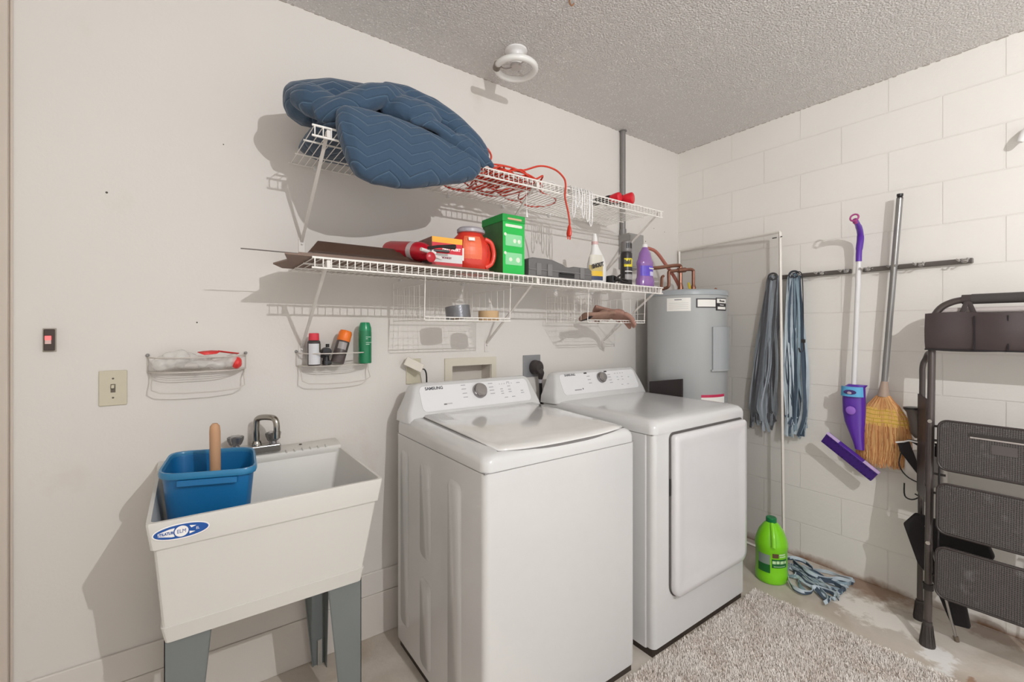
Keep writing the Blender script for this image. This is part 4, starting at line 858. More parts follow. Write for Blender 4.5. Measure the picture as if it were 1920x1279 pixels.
def console(t, x0, x1, z0, ztop, yf, yb, sl, tall=.0):
    h = ztop-z0
    poly = [(x0, z0-.025), (x0+.004, z0+h*.08), (x0+.018, z0+h*.30), (x0+.035, z0+h*.58), (x0+.046, z0+h*.82), (x0+.056, z0+h*.94), (x0+.078, ztop), (x1-.055, ztop), (x1-.038, z0+h*.95), (x1-.026, z0+h*.82), (x1-.012, z0+h*.4), (x1-.003, z0+h*.06), (x1, z0-.025)]
    fy = lambda z: yf+(z-z0)*sl
    cx, cz = (x0+x1)/2, z0+h*.4
    ins = lambda p, s: (cx+(p[0]-cx)*s, cz+(p[1]-cz)*s)
    b = MB(); rings = []
    for s, dy in ((.955, -.002), (.985, .003), (1.0, .015)):
        rings.append([V(q[0], fy(q[1])+dy, q[1]) for q in [ins(p, s) for p in poly]])
    rings.append([V(p[0], yb, p[1]-.004) for p in poly]); b.loft(rings)
    b.build('console', white_app, t, angle=.9)
    # face plate
    fp = rrect(x1-x0-.125, h*.80, .02, 5, cx+.008, z0+h*.50)
    b = MB(); b.prism(fp, lambda p: V(p[0], fy(p[1])-.0045, p[1]), lambda p: V(p[0], fy(p[1])+.002, p[1])); b.build('control_panel', mat('panel_white', (232, 232, 233), .25), t)
    return lambda x, z: V(x, fy(z)-.0050, z)
up = V(0, .5, 1)
f1 = console(t, wx0, wx1+.002, .975, 1.100, 1.715, 1.835, .52)
pg = mat('print_grey', (120, 118, 122), .5)
text('SAMSUNG', .0185, f1(.862, 1.077), X_, (0, .52, 1), mat('print_dark', (74, 72, 78), .5), t, bold=.0005)
b = MB(); plate(b, f1(.900, 1.010), X_, (0, .52, 1), .014, .006, .0004); b.build('small_print', pg, t)
b = MB(); plate(b, f1(.921, 1.011), X_, (0, .52, 1), .024, .0055, .0004); b.build('small_print', mat('print_pale_grey', (196, 192, 194), .5), t)
def dial(t, c, r, nv):
    q = frame3(c, X_, nv); b = MB(); b.lathe([(r*1.02, -.002), (r*1.04, .008), (r*.98, .014)], (0, 0, 0), 32, xf=q); b.build('dial_ring', mat('dial_chrome', (150, 146, 146), .15, 1), t)
    b = MB(); b.lathe([(r*.86, .0), (r*.84, .022), (r*.78, .026), (.001, .027)], (0, 0, 0), 32, xf=q); b.build('dial_knob', mat('dial_silver', (168, 164, 163), .25, .9), t)
dial(t, f1(1.082, 1.050), .034, (0, .52, 1))
def prints(t, f, xs, mk, seed):
    random.seed(seed); b = MB()
    for x, z, w in xs: plate(b, f(x, z)+V(0, -.0003, 0), X_, (0, .52, 1), w, .0036, .0004)
    b.build('control_markings', mk, t)
xs = [(1.005, z, .022) for z in (1.08, 1.064, 1.046, 1.03)]+[(1.15, z, .024) for z in (1.078, 1.062, 1.048, 1.034)]
xs += [(1.20+.014*k, 1.072, .004) for k in range(6)]+[(1.205, z, .014) for z in (1.05, 1.04, 1.03)]+[(1.25, z, .016) for z in (1.078, 1.06, 1.045, 1.035)]+[(1.22, 1.012, .018), (1.262, 1.012, .018), (1.31, 1.072, .02), (1.32, 1.035, .014), (1.32, 1.025, .018)]
prints(t, f1, xs, mat('marking_grey', (176, 175, 180), .5), 1)

# ------------------------------------------------------------------ dryer
dx0, dx1, dy0, dy1 = 1.518, 2.243, 1.13, 1.835
t = thing('clothes_dryer', 'white front-loading clothes dryer right of the washing machine', 'dryer', ((dx0+dx1)/2, (dy0+dy1)/2, 0))
MB().loft([rect_ring(dx0, dx1-.01, dy0+.035, dy1, z, .008, 3) for z in (.03, .900)]).build('cabinet', white_app, t, angle=.7)
b = MB(); b.loft([rect_ring(dx0+.004, dx1, dy0, dy0+.06, z, .022, 6) for z in (.035, .902)]); b.build('front_panel', white_app, t, angle=.7)
MB().box(dx0+.01, dx1-.012, dy0+.012, dy1-.02, 0, .036).build('base_plinth', dkbrown, t)
MB().box(dx0+.003, dx1-.004, dy0+.006, dy1-.003, .900, .904).build('seam_gasket', seamg, t)
def dk(ins, z, r=.03): return rect_ring(dx0+ins*.9, dx1-ins, dy0-.004+ins, dy1, z, r, 6)
b = MB(); b.loft([dk(0, .903), dk(0, .925), dk(.004, .940), dk(.016, .953), dk(.035, .959), dk(.06, .961), dk(.12, .962)]); b.build('top_deck', white_app, t, angle=1.2)
f2 = console(t, dx0, dx1, .975, 1.103, 1.725, 1.84, .5)
text('SAMSUNG', .017, f2(1.668, 1.085), X_, (0, .5, 1), pg, t, bold=.0006)
b = MB(); plate(b, f2(1.695, 1.008), X_, (0, .5, 1), .05, .006, .0004); b.build('small_print', mat('print_mid_grey', (164, 160, 164), .5), t)
b = MB(); plate(b, f2(1.732, 1.011), X_, (0, .5, 1), .007, .009, .0004, .003); b.build('small_mark', pg, t)
dial(t, f2(1.895, 1.058), .030, (0, .5, 1))
xs = [(1.80, z, .022) for z in (1.072, 1.054, 1.036)]+[(1.965, z, .024) for z in (1.072, 1.058, 1.042, 1.028)]+[(2.02+.022*k, 1.075, .008) for k in range(4)]+[(2.03, z, .012) for z in (1.055, 1.04)]+[(2.07, z, .012) for z in (1.055, 1.04)]+[(2.05, 1.012, .014), (2.10, 1.012, .016), (2.125, 1.05, .012)]
prints(t, f2, xs, mat('marking_grey', (176, 175, 180), .5), 1)
b = MB()
for x in (1.785, 1.945): plate(b, f2(x, 1.089), X_, (0, .5, 1), .022, .0075, .0006)
b.build('display_window', black, t)
# door
d0, d1, z0, z1 = 1.628, 2.212, .212, .893
def dr(ins, y, bl=.05): return [V(p[0], y, p[1]) for p in rrect(d1-d0-2*ins, z1-z0-2*ins, [max(.01, .02-ins), max(.01, .02-ins), max(.02, bl-ins), max(.02, bl-ins)], 7, (d0+d1)/2, (z0+z1)/2)]
b = MB(); b.loft([dr(-.007, dy0+.002, .057), dr(-.007, dy0-.0015, .057)]); b.build('door_gap_shade', mat('gap_shade_grey', (96, 92, 90), .6), t)  # dark plate behind the door paints the shadow in the gap
b = MB(); b.loft([dr(.004, dy0+.001), dr(0, dy0-.008), dr(0, dy0-.022), dr(.006, dy0-.029), dr(.03, dy0-.030), dr(.055, dy0-.026), dr(.075, dy0-.0245)]); b.build('door', mat('door_enamel', (220, 218, 219), .2, noise=.004, coat=.4), t, angle=1.2)
b = MB(); b.box(d0-.0055, d0-.001, dy0-.006, dy0-.001, .64, .71); b.build('door_hinge', black, t)
MB().box(d0+.02, d1+.01, dy0-.0012, dy0+.001, z0-.016, z0-.013).build('crease', mat('crease_white', (214, 212, 211), .4), t)

# black panel between dryer and heater
MBp = MB(); MBp.add([(2.250, 1.705, .0), (2.262, 1.705, .0), (2.262, 1.705, 1.018), (2.250, 1.705, 1.018), (2.262, 1.49, 0), (2.274, 1.49, 0), (2.274, 1.49, 1.052), (2.262, 1.49, 1.052)], [(0, 1, 2, 3), (4, 5, 6, 7), (0, 1, 5, 4), (1, 2, 6, 5), (2, 3, 7, 6), (3, 0, 4, 7)])
tag(MBp.build('black_panel', mat('black_board', (44, 36, 36), .55), None, bevel=.003), 'black flat board standing between the dryer and the water heater', 'board')

# ------------------------------------------------------------------ water heater
HC = (2.525, 1.635); HR = .233
t = thing('water_heater', 'tall grey electric water heater in the corner', 'water heater', (HC[0], HC[1], 0))
hm = mat('heater_grey', (176, 178, 178), .3, noise=.03, nscale=3, coat=.4)
MB().lathe([(HR-.004, 0), (HR, .01), (HR, 1.53), (HR+.001, 1.532)], (*HC, 0), 64).build('tank', hm, t)
MB().lathe([(HR+.001, 1.530), (HR+.005, 1.531), (HR+.005, 1.553), (HR+.001, 1.560), (HR-.02, 1.565), (.05, 1.575), (.001, 1.575)], (*HC, 0), 64).build('top_cap', mat('heater_cap', (158, 163, 166), .35), t)
def hpatch(p0, p1, za, zb, name, m, r=HR+.0012, par=t):
    a0, a1 = math.radians(-147+p0), math.radians(-147+p1); n = 10; b = MB()
    for k in range(n):
        A, B = a0+(a1-a0)*k/n, a0+(a1-a0)*(k+1)/n
        q = [V(HC[0]+rr*math.cos(x), HC[1]+rr*math.sin(x), z) for x in (A, B) for z in (za, zb) for rr in (HR-.002, r)]
        b.add(q, [(1, 5, 7, 3), (0, 1, 3, 2), (4, 5, 7, 6), (0, 1, 5, 4), (2, 3, 7, 6)])
    return b.build(name, m, par)
pap = mat('paper_white', (236, 234, 228), .6, noise=.01)
hpatch(-27, 6, 1.437, 1.513, 'notice_sticker', pap)
hpatch(13, 43, 1.455, 1.508, 'brand_frame', blkp); hpatch(15, 42, 1.461, 1.502, 'brand_plate', pap, HR+.002)
hpatch(43, 68, 1.44, 1.513, 'badge_frame', blkp, HR+.002); hpatch(44.5, 66.5, 1.483, 1.508, 'badge_upper', pap, HR+.003); hpatch(46, 65, 1.447, 1.462, 'badge_lower', pap, HR+.003)
def htext(s, size, ph, z, m, rr=.0036):
    a = math.radians(-147+ph); n = V(math.cos(a), math.sin(a), 0); text(s, size, V(HC[0], HC[1], 0)+n*(HR+rr)+V(0, 0, z), V(-n.y, n.x, 0), Z_, m, t, bold=.0003)
htext('Rheem', .018, 55, 1.4955, blkp); htext('Performance', .0075, 55, 1.4725, wh, .0028)
b = MB()
hpatch(-16, -6, 1.500, 1.505, 'notice_heading', pg, HR+.0016)
for k in range(4): hpatch(-24, 3, 1.483-k*.011, 1.4845-k*.011, 'notice_line', mat('line_grey', (190, 188, 184), .6), HR+.0016)
hpatch(36, 84, 1.10, 1.345, 'access_cover', mat('cover_grey', (168, 172, 174), .3, coat=.3), HR+.012)
hpatch(34, 86, 1.09, 1.10, 'cover_edge', hm, HR+.014)
hpatch(20, 62, .94, .955, 'energy_label', mat('label_magenta', (196, 44, 84), .5)); hpatch(20, 62, .80, .94, 'energy_label', pap)
hz = 1.572
b = MB(); b.tube(spl([(2.28, 1.74, 1.705), (2.38, 1.735, 1.715), (2.50, 1.72, 1.735), (2.56, 1.712, 1.742), (2.575, 1.71, 1.738), (2.578, 1.71, 1.725), (2.578, 1.71, 1.60), (2.578, 1.71, hz)], 4), .0115, 10); b.tube([(2.578, 1.71, 1.63), (2.578, 1.71, 1.60), (2.578, 1.71, hz)], [.0115, .018, .018], 12); b.build('water_pipe', copper, t)
b = MB(); b.tube(spl([(2.46, 1.80, 1.60), (2.47, 1.78, 1.59), (2.485, 1.74, 1.60), (2.488, 1.735, 1.625), (2.488, 1.735, 1.68), (2.492, 1.733, 1.70), (2.52, 1.72, 1.704), (2.60, 1.69, 1.715), (2.64, 1.675, 1.718), (2.655, 1.67, 1.712), (2.658, 1.67, 1.70), (2.658, 1.67, 1.60), (2.658, 1.67, hz)], 4), .0105, 10); b.tube([(2.658, 1.67, 1.62), (2.658, 1.67, 1.60), (2.658, 1.67, hz)], [.0105, .017, .017], 12); b.tube([(2.60, 1.69, 1.715), (2.55, 1.71, 1.708)], .016, 10); b.build('water_pipe', copper, t)
b = MB(); b.tube([(2.515, 1.60, hz), (2.535, 1.62, 1.60), (2.56, 1.64, 1.625)], [.006, .009, .006], 8, flat=.4); b.build('valve_tag', mat('yellow_tag', (198, 178, 40), .5), t)
MB().tube(spl([(2.43, 1.75, hz-.003), (2.435, 1.75, 1.62), (2.44, 1.75, 1.66), (2.455, 1.75, 1.67)], 4), .009, 8).build('relief_pipe', copper, t)
MB().tube([(2.70, 1.56, hz-.006), (2.72, 1.55, 1.59)], .008, 8).build('anode_fitting', copper, t)

# ------------------------------------------------------------------ screen panel leaning in the corner
t = thing('screen_panel', 'white framed insect screen leaning on the block wall by the heater', 'screen', (2.76, 1.5, 0))
A, B, C_, D = V(2.79, 1.181, .009), V(2.805, 1.208, 1.899), V(2.888, 1.925, 1.899), V(2.875, 1.905, .009)
fr = MB(); fm_ = mat('screen_frame_white', (226, 220, 212), .4)
for p, q in ((A, B), (B, C_), (C_, D), (D, A)): fr.tube([p, q], .0085, 4)
fr.build('frame', fm_, t, bevel=.001)
MB().add([A, B, C_, D], [(0, 1, 2, 3)]).build('mesh_screen', mat_screen(), t)
b = MB(); b.tube([(2.795, 1.222, 1.868), (2.793, 1.245, 1.867)], .003, 6); b.tube([(2.788, 1.19, 1.868), (2.79, 1.198, 1.868)], .003, 6); b.build('pull_tab', black, t)

# ------------------------------------------------------------------ tool rails on the block wall
def rail(y0, y1, label, hooks):
    t = thing('tool_rail', label, 'tool rack', (XW, y0, 1.642), 'steel tool rails on the block wall')
    b = MB(); b.box(XW-.022, XW, y0, y1, 1.632, 1.655); b.build('rail_bar', mat('rail_steel', (112, 106, 102), .35, .7), t, bevel=.003)
    for y in hooks:
        q = MB()
        for s in (-.012, .012): q.tube(spl([(XW-.02, y+s, 1.645), (XW-.045, y+s*1.3, 1.648), (XW-.07, y+s*.9, 1.640), (XW-.085, y+s*1.5, 1.648)], 4), .0035, 7)
        q.ell((XW-.028, y, 1.644), .008, .014, .010); q.build('spring_clip', mat('clip_steel', (190, 188, 186), .18, 1), t)
rail(.885, 1.30, 'left steel tool rail holding the grey-blue mops', (.905, 1.02, 1.135))
rail(.425, .835, 'right steel tool rail holding the corn broom', (.45, .60, .70, .81))

# ------------------------------------------------------------------ mop refills
mcols = [mat('mop_blue_grey', (138, 158, 170), .9, noise=.15, nscale=30), mat('mop_slate', (70, 84, 100), .9, noise=.15, nscale=30), mat('mop_pale', (192, 204, 212), .9, noise=.1, nscale=30)]
mcolsg = [mat('mop_grey', (150, 160, 168), .9, noise=.15, nscale=30), mat('mop_charcoal', (86, 90, 98), .9, noise=.15, nscale=30), mat('mop_ash', (182, 192, 204), .9, noise=.1, nscale=30)]
def ribbon(mb, pts, w, wd, mi, n=4, th=.0014):
    P = spl(pts, n); wd = Vector(wd)
    r0 = []
    for i, p in enumerate(P):
        tdir = (P[min(i+1, len(P)-1)]-P[max(i-1, 0)]).normalized(); a = wd-tdir*wd.dot(tdir); a.normalize(); tw = .5*math.sin(i*.45+mb.seed); nrm = tdir.cross(a)
        a2 = a*math.cos(tw)+nrm*math.sin(tw); n2 = tdir.cross(a2)
        r0.append([p+a2*w/2+n2*th, p-a2*w/2+n2*th, p-a2*w/2-n2*th, p+a2*w/2-n2*th])
    mb.loft(r0, mi)
def mop(y, x, lean, wtop, wbot, zb, label, mats_, seed):
    random.seed(seed); t = thing('mop_refill', label, 'mop head', (x, y, 1.65), 'strip mop heads on the tool rail')
    b = MB()
    for k in range(54):
        u = random.uniform(-1, 1); dx = random.uniform(-.022, .014); zz = zb+random.uniform(-.03, .10); b.seed = random.uniform(0, 6)
        yt = y+u*wtop*.5; ym = y+u*wtop*.75+lean*.25; yb = y+u*wbot*.5+lean
        ribbon(b, [(x+.01, y+u*.01, 1.652-abs(u)*.004), (x+dx*.3, yt, 1.632), (x+dx, ym+random.uniform(-.014, .014), 1.42), (x+dx*1.2, (ym+yb)/2+random.uniform(-.022, .022), 1.12), (x+dx*1.3, yb+random.uniform(-.018, .018), (zb+1.0)/2), (x+dx*1.5+.0, yb+random.uniform(-.02, .02), zz)], .016, (0, 1, 0), random.choice((0, 0, 1, 1, 2)))
    b.build('cloth_strips', mats_, t)
    MB().tube([V(x-.004, y+.024*math.cos(a), 1.648+.02*math.sin(a)) for a in [k*2*PI/20 for k in range(20)]], .006, 8, closed=True).tube([(x-.03, y, 1.636), (x-.02, y, 1.636)], .007, 10).build('hanging_ring', mat('ring_dark', (58, 62, 70), .4), t)
mop(1.272, 2.862, .06, .055, .12, .74, 'grey strip mop head seen through the insect screen', mcolsg, 3)
mop(1.152, 2.852, -.01, .055, .085, .73, 'blue-grey strip mop head hanging right of the screen frame', mcols, 4)
t = thing('bungee_strap', 'black strap with a metal hook hanging beside the blue-grey mop', 'strap', (2.835, 1.10, 1.65))
MB().tube(spl([(2.84, 1.14, 1.66), (2.835, 1.11, 1.655), (2.832, 1.10, 1.60), (2.83, 1.095, 1.40), (2.83, 1.095, 1.27)], 5), .0028, 6).build('strap', black, t)
MB().tube(spl([(2.83, 1.095, 1.27), (2.83, 1.092, 1.23), (2.83, 1.098, 1.205), (2.83, 1.112, 1.205), (2.83, 1.118, 1.225)], 4), .004, 7).box(2.825, 2.835, 1.086, 1.104, 1.255, 1.275).build('hook', mat('hook_dark', (66, 60, 58), .35, .6), t)

# ------------------------------------------------------------------ spray mop
t = thing('spray_mop', 'purple spray mop with a white pole hanging on the block wall', 'mop', (2.82, .85, .6))
pur = mat('purple_plastic', (92, 44, 164), .3, coat=.3); pur2 = mat('deep_purple', (78, 38, 142), .35)
MB().tube([(2.838, .838, 1.69), (2.815, .853, 1.03)], .0115, 14).build('pole', mat('white_pole', (228, 226, 226), .3, coat=.3), t)
b = MB(); hp = [(2.836, .838, 1.685), (2.834, .836, 1.74), (2.82, .826, 1.80), (2.78, .818, 1.84), (2.72, .812, 1.865), (2.69, .81, 1.872)]; b.tube(spl(hp, 5), [.0135]*6+[.0155]*6+[.014]*6+[.012]*8, 14); b.build('grip', pur, t)
b = MB(); c = V(2.668, .806, 1.882); b.tube([c+V(.006*math.sin(a), .017*math.cos(a), .017*math.sin(a)) for a in [k*2*PI/24 for k in range(24)]], .0042, 8, closed=True); b.tube([(2.70, .811, 1.866), (2.68, .808, 1.874)], [.012, .007], 10); b.build('hanging_ring', mat('magenta_plastic', (170, 70, 130), .35), t)
# body: flattened lofted
b = MB(); sec = [(1.045, .834, .042, .020), (1.03, .850, .047, .030), (.97, .852, .050, .034), (.90, .850, .050, .034), (.85, .846, .046, .032), (.80, .838, .034, .026), (.75, .828, .024, .020), (.715, .822, .020, .016)]
b.loft([[V(2.812-max(0, .85-z)*.12+rx*math.cos(a), y+ry*math.sin(a), z) for a in [k*2*PI/28 for k in range(28)]] for z, y, ry, rx in sec]); b.build('tank_body', pur, t)
b = MB(); b.loft([[V(2.80+rx*math.cos(a), .852+ry*math.sin(a), z) for a in [PI*.62+k*(PI*.76)/14 for k in range(15)]]+[V(2.80+(rx-.01)*math.cos(a), .852+ry*.9*math.sin(a), z) for a in [PI*1.38-k*(PI*.76)/14 for k in range(15)]] for z, ry, rx in ((.985, .053, .038), (1.035, .051, .036))]); b.build('logo_band', mat('sky_blue_band', (96, 176, 222), .35), t)
b = MB(); b.ell((2.762, .854, 1.008), .002, .028, .012); b.build('logo_patch', mat('logo_purple', (66, 46, 110), .4), t)
b = MB(); b.ell((2.760, .856, 1.004), .0022, .010, .007); b.build('logo_face', mat('logo_grey', (176, 160, 176), .4), t)
b = MB(); b.lathe([(.021, 0), (.021, .006), (.015, .009)], (2.765, .850, .915), 24, xf=Matrix.Rotation(-PI/2, 4, 'Y')); b.build('round_button', mat('lilac_button', (152, 104, 204), .35), t)
hM = frame3((2.782, .862, .676), V(0, -.84, -.60), V(-.35, -.45, .62)); b = MB()
b.box(-.135, .135, -.038, .034, -.012, .012, xf=hM); b.build('mop_head', pur2, t, bevel=.004)
b = MB(); b.box(-.137, -.07, .033, .036, -.006, .013, xf=hM); b.build('pad_edge', mat('lilac_edge', (196, 172, 214), .5), t)
b = MB(); b.box(.06, .137, .033, .036, -.006, .013, xf=hM); b.build('pad_edge', mat('lilac_edge', (196, 172, 214), .5), t)
b = MB()
for k in range(13): b.box(-.12+k*.02, -.114+k*.02, -.03, -.022, .012, .014, xf=hM); b.box(-.12+k*.02, -.114+k*.02, .018, .026, .012, .014, xf=hM)
b.build('hook_dots', mat('dark_dots', (58, 26, 108), .5), t)

# ------------------------------------------------------------------ corn broom
t = thing('corn_broom', 'corn broom with a grey metal handle hanging bristles down on the block wall', 'broom', (2.81, .72, .64))
MB().tube([(2.838, .672, 1.975), (2.833, .732, 1.05)], .0135, 16).build('handle', mat('grey_handle', (150, 148, 146), .28, .75), t)
MB().tube([(2.838, .672, 1.972), (2.838, .6715, 1.985)], [.014, .010], 12).tube([(2.838, .6715, 1.985), (2.838, .671, 1.996)], [.013, .013], 12).build('end_cap', black, t)
MB().tube([(2.833, .730, 1.07), (2.832, .733, 1.02), (2.832, .734, .995)], [.0145, .021, .026], 18).build('ferrule', mat('tan_ferrule', (172, 150, 134), .5), t)
def broom_w(z): # half widths
    u = max(0, min(1, (1.0-z)/.36)); return .022+.085*(1-(1-min(1, u*1.9))**2)*1.0+.0*u, .018+.018*min(1, u*2)
straw = [mat('straw_orange', (214, 160, 104), .75, noise=.2, nscale=60, stretch=(1, 1, .1)), mat('straw_gold', (226, 184, 124), .75, noise=.2, nscale=60, stretch=(1, 1, .1)), mat('straw_rust', (190, 124, 76), .75, noise=.2, nscale=60, stretch=(1, 1, .1))]
b = MB()
rr = []
for k in range(12):
    z = 1.0-k*.030; wy, wx = broom_w(z); cy = .734+(1.0-z)*.02
    rr.append([V(2.832+wx*.8*math.cos(a), cy+wy*.93*math.sin(a), z) for a in [q*2*PI/24 for q in range(24)]])
b.loft(rr, 2); random.seed(12)
for k in range(620):
    a = random.uniform(0, 2*PI) if k % 3 else random.uniform(PI*.55, PI*1.45); q = random.uniform(.90, 1.03); zl = .645+random.uniform(-.01, .03)+.012*abs(math.sin(a))
    P = []
    for z in (1.0, .95, .90, .84, .76, .70, zl):
        wy, wx = broom_w(z); cy = .734+(1.0-z)*.02; j = random.uniform(-.002, .002)*(1 if z > .8 else 2)
        P.append(V(2.832+wx*q*math.cos(a)+j, cy+wy*q*math.sin(a)+j*2, z))
    b.tube(P, .0014, 3, random.choice((0, 0, 1, 2)))
b.build('bristles', straw, t, kind='stuff')
b = MB()
for k in range(240):
    a = random.uniform(PI*.5, PI*1.5); P = []; zt = .932+random.uniform(-.012, .008); zb_ = .860+random.uniform(-.012, .01)
    for z in (zt, (zt+zb_)/2, zb_):
        wy, wx = broom_w(z); cy = .734+(1.0-z)*.02; P.append(V(2.832+wx*1.035*math.cos(a), cy+wy*1.03*math.sin(a), z))
    b.tube(P, .0016, 3)
b.build('stitched_band', mat('straw_yellow_band', (224, 184, 98), .75, noise=.2, nscale=60, stretch=(1, 1, .1)), t, kind='stuff')
b = MB()
for z in (.925, .905, .885, .868):
    wy, wx = broom_w(z); cy = .734+(1.0-z)*.02
    b.tube([V(2.832+wx*1.05*math.cos(a), cy+wy*1.045*math.sin(a), z+.002*math.sin(6*a)) for a in [q*2*PI/40 for q in range(40)]], .0022, 5, closed=True)
b.build('stitching', mat('straw_yellow', (206, 172, 64), .7), t)

# ------------------------------------------------------------------ things behind the ladder
t = thing('hand_sweeper', 'dark grey tapered tube hanging right of the broom', 'tool', (2.80, .61, .85))
MB().tube([(2.80, .617, .958), (2.80, .616, .952), (2.80, .613, .94), (2.80, .602, .89), (2.80, .590, .845), (2.80, .586, .82)], [.031, .031, .026, .028, .034, .022], 20).build('tube_body', mat('smoky_plastic', (96, 86, 80), .35), t)
MB().tube([(2.80, .6175, .960), (2.80, .617, .950)], .033, 20).build('rim_band', black, t)
t = thing('hanging_bag', 'white bag with black flaps on a wire bracket behind the ladder', 'bag', (2.80, .58, .68))
b = MB(); b.add([(2.78, .64, .745), (2.78, .50, .79), (2.78, .50, .60), (2.78, .60, .60), (2.78, .645, .635), (2.84, .64, .745), (2.84, .50, .79), (2.84, .50, .60), (2.84, .60, .60), (2.84, .645, .635)], [(0, 1, 2, 3, 4), (5, 6, 7, 8, 9), (0, 1, 6, 5), (1, 2, 7, 6), (2, 3, 8, 7), (3, 4, 9, 8), (4, 0, 5, 9)]); b.build('bag_body', mat('bag_white', (218, 212, 206), .6, noise=.06), t, bevel=.01, bseg=3)
b = MB(); b.add([(2.768, .665, .785), (2.768, .622, .80), (2.768, .565, .615), (2.77, .655, .745), (2.776, .665, .785), (2.776, .622, .80), (2.776, .565, .615), (2.778, .655, .745)], [(0, 1, 2, 3), (4, 5, 6, 7), (0, 1, 5, 4), (1, 2, 6, 5), (2, 3, 7, 6), (3, 0, 4, 7)]); b.add([(2.766, .63, .81), (2.766, .52, .81), (2.766, .52, .745), (2.774, .63, .81), (2.774, .52, .81), (2.774, .52, .745)], [(0, 1, 2), (3, 4, 5), (0, 1, 4, 3), (1, 2, 5, 4), (2, 0, 3, 5)]); b.build('black_flap', blackfab, t)
b = MB(); b.tube([(2.765, .67, .787), (2.765, .64, .796), (2.765, .622, .805), (2.765, .53, .80)], .004, 6); b.build('white_hem', white_pl, t)
b = MB(); b.tube(spl([(2.765, .65, .74), (2.76, .655, .68), (2.76, .62, .63), (2.76, .55, .61)], 4), .003, 6); b.tube(spl([(2.765, .638, .60), (2.765, .636, .54), (2.765, .61, .53), (2.765, .585, .55), (2.765, .60, .56)], 4), .0032, 6); b.build('wire_bracket', black, t)
t = thing('folding_chair', 'black fabric folding chair folded up behind the step ladder', 'chair', (2.68, .45, 0))
b = MB(); b.add([(2.66, .62, .44), (2.66, .58, .50), (2.66, .36, .48), (2.66, .33, .40), (2.66, .42, .20), (2.66, .40, .07), (2.66, .46, .06), (2.66, .52, .22), (2.66, .57, .28), (2.69, .62, .44), (2.69, .58, .50), (2.69, .36, .48), (2.69, .33, .40), (2.69, .42, .20), (2.69, .40, .07), (2.69, .46, .06), (2.69, .52, .22), (2.69, .57, .28)],
    [tuple(range(9)), tuple(range(9, 18))]+[(k, (k+1) % 9, 9+(k+1) % 9, 9+k) for k in range(9)]); b.build('seat_fabric', blackfab, t, bevel=.008)
b = MB(); b.tube([(2.655, .50, .30), (2.66, .443, .01)], .006, 8); b.tube([(2.655, .54, .46), (2.66, .46, .10)], .004, 8); b.build('leg', steel, t)
MB().tube([(2.66, .445, .02), (2.66, .440, 0)], .009, 10).build('foot_cap', mat('tan_foot', (110, 96, 82), .6), t)

# ------------------------------------------------------------------ step ladder
t = ladder = thing('step_ladder', 'folded dark brown step ladder with a black tool pouch, at the right edge', 'ladder', (2.56, .27, 0))
yl, yr = .508, .035
XL = lambda z: 2.525+.075*z/1.45
for yy, s in ((yl, -1), (yr, 1)):
    MB().tube([(XL(.07), yy, .07), (XL(1.30), yy, 1.30)], .0135, 14).build('front_leg', ladderm, t)
    b = MB(); b.tube([(XL(.02), yy, 0.0), (XL(.02), yy, .012), (XL(.06), yy, .05), (XL(.1), yy, .10)], [.026, .025, .018, .0155], 16)
    for k in range(12): a = k*PI/6; b.tube([V(XL(.02)+.0255*math.cos(a), yy+.0255*math.sin(a), .006), V(XL(.09)+.0165*math.cos(a), yy+.0165*math.sin(a), .085)], .002, 4)
    b.build('foot', mat('rubber_dark', (64, 57, 54), .6), t)
    ys = yy-s*.066 if s < 0 else yy-.02
    b = MB(); b.tube(spl([(2.728, ys, .07), (2.748, ys, .6), (2.768, ys, 1.05), (2.772, ys, 1.155), (2.768, ys+s*.012, 1.195), (2.745, yy+.02-s*.02, 1.222), (2.705, yy+.018, 1.226)], 5), .0115, 12); b.build('rear_leg', ladderm, t)
    b = MB(); b.tube([(2.728, ys, 0), (2.727, ys, .012), (2.725, ys, .05), (2.722, ys, .09)], [.024, .023, .017, .014], 16)
    for k in range(12): a = k*PI/6; b.tube([V(2.728+.0235*math.cos(a), ys+.0235*math.sin(a), .006), V(2.723+.015*math.cos(a), ys+.015*math.sin(a), .08)], .002, 4)
    b.build('foot', mat('rubber_dark', (64, 57, 54), .6), t)
    b = MB(); b.add([(2.68, yy+.016-s*.014, 1.02), (2.775, ys-s*.014, 1.03), (2.758, ys-s*.014, .58), (2.60, yy+.009-s*.014, .58), (2.68, yy+.016-s*.018, 1.02), (2.775, ys-s*.018, 1.03), (2.758, ys-s*.018, .58), (2.60, yy+.009-s*.018, .58)], [(0, 1, 2, 3), (4, 5, 6, 7), (0, 1, 5, 4), (1, 2, 6, 5), (2, 3, 7, 6), (3, 0, 4, 7)]); b.build('side_bar', mat('side_bar_brown', (70, 62, 60), .45), t)
    b = MB()
    for z in (.94, .43): b.tube([(XL(z)-.014, yy, z), (XL(z)-.019, yy, z)], .008, 10)
    b.build('rivet', chrome, t)
    b = MB(); b.tube([(XL(.93)-.002, yy+s*.030, .93), (XL(.2), yy+s*.030, .26)], .0038, 6)
    for z in (.92, .86, .72, .64, .30): b.tube([(XL(z), yy, z), (XL(z), yy+s*.05, z)], .005, 6)
    b.tube([(XL(.245), yy, .232), (XL(.245), yy, .258)], .018, 12); b.build('link_rod', mat('link_black', (44, 38, 38), .4), t)
    
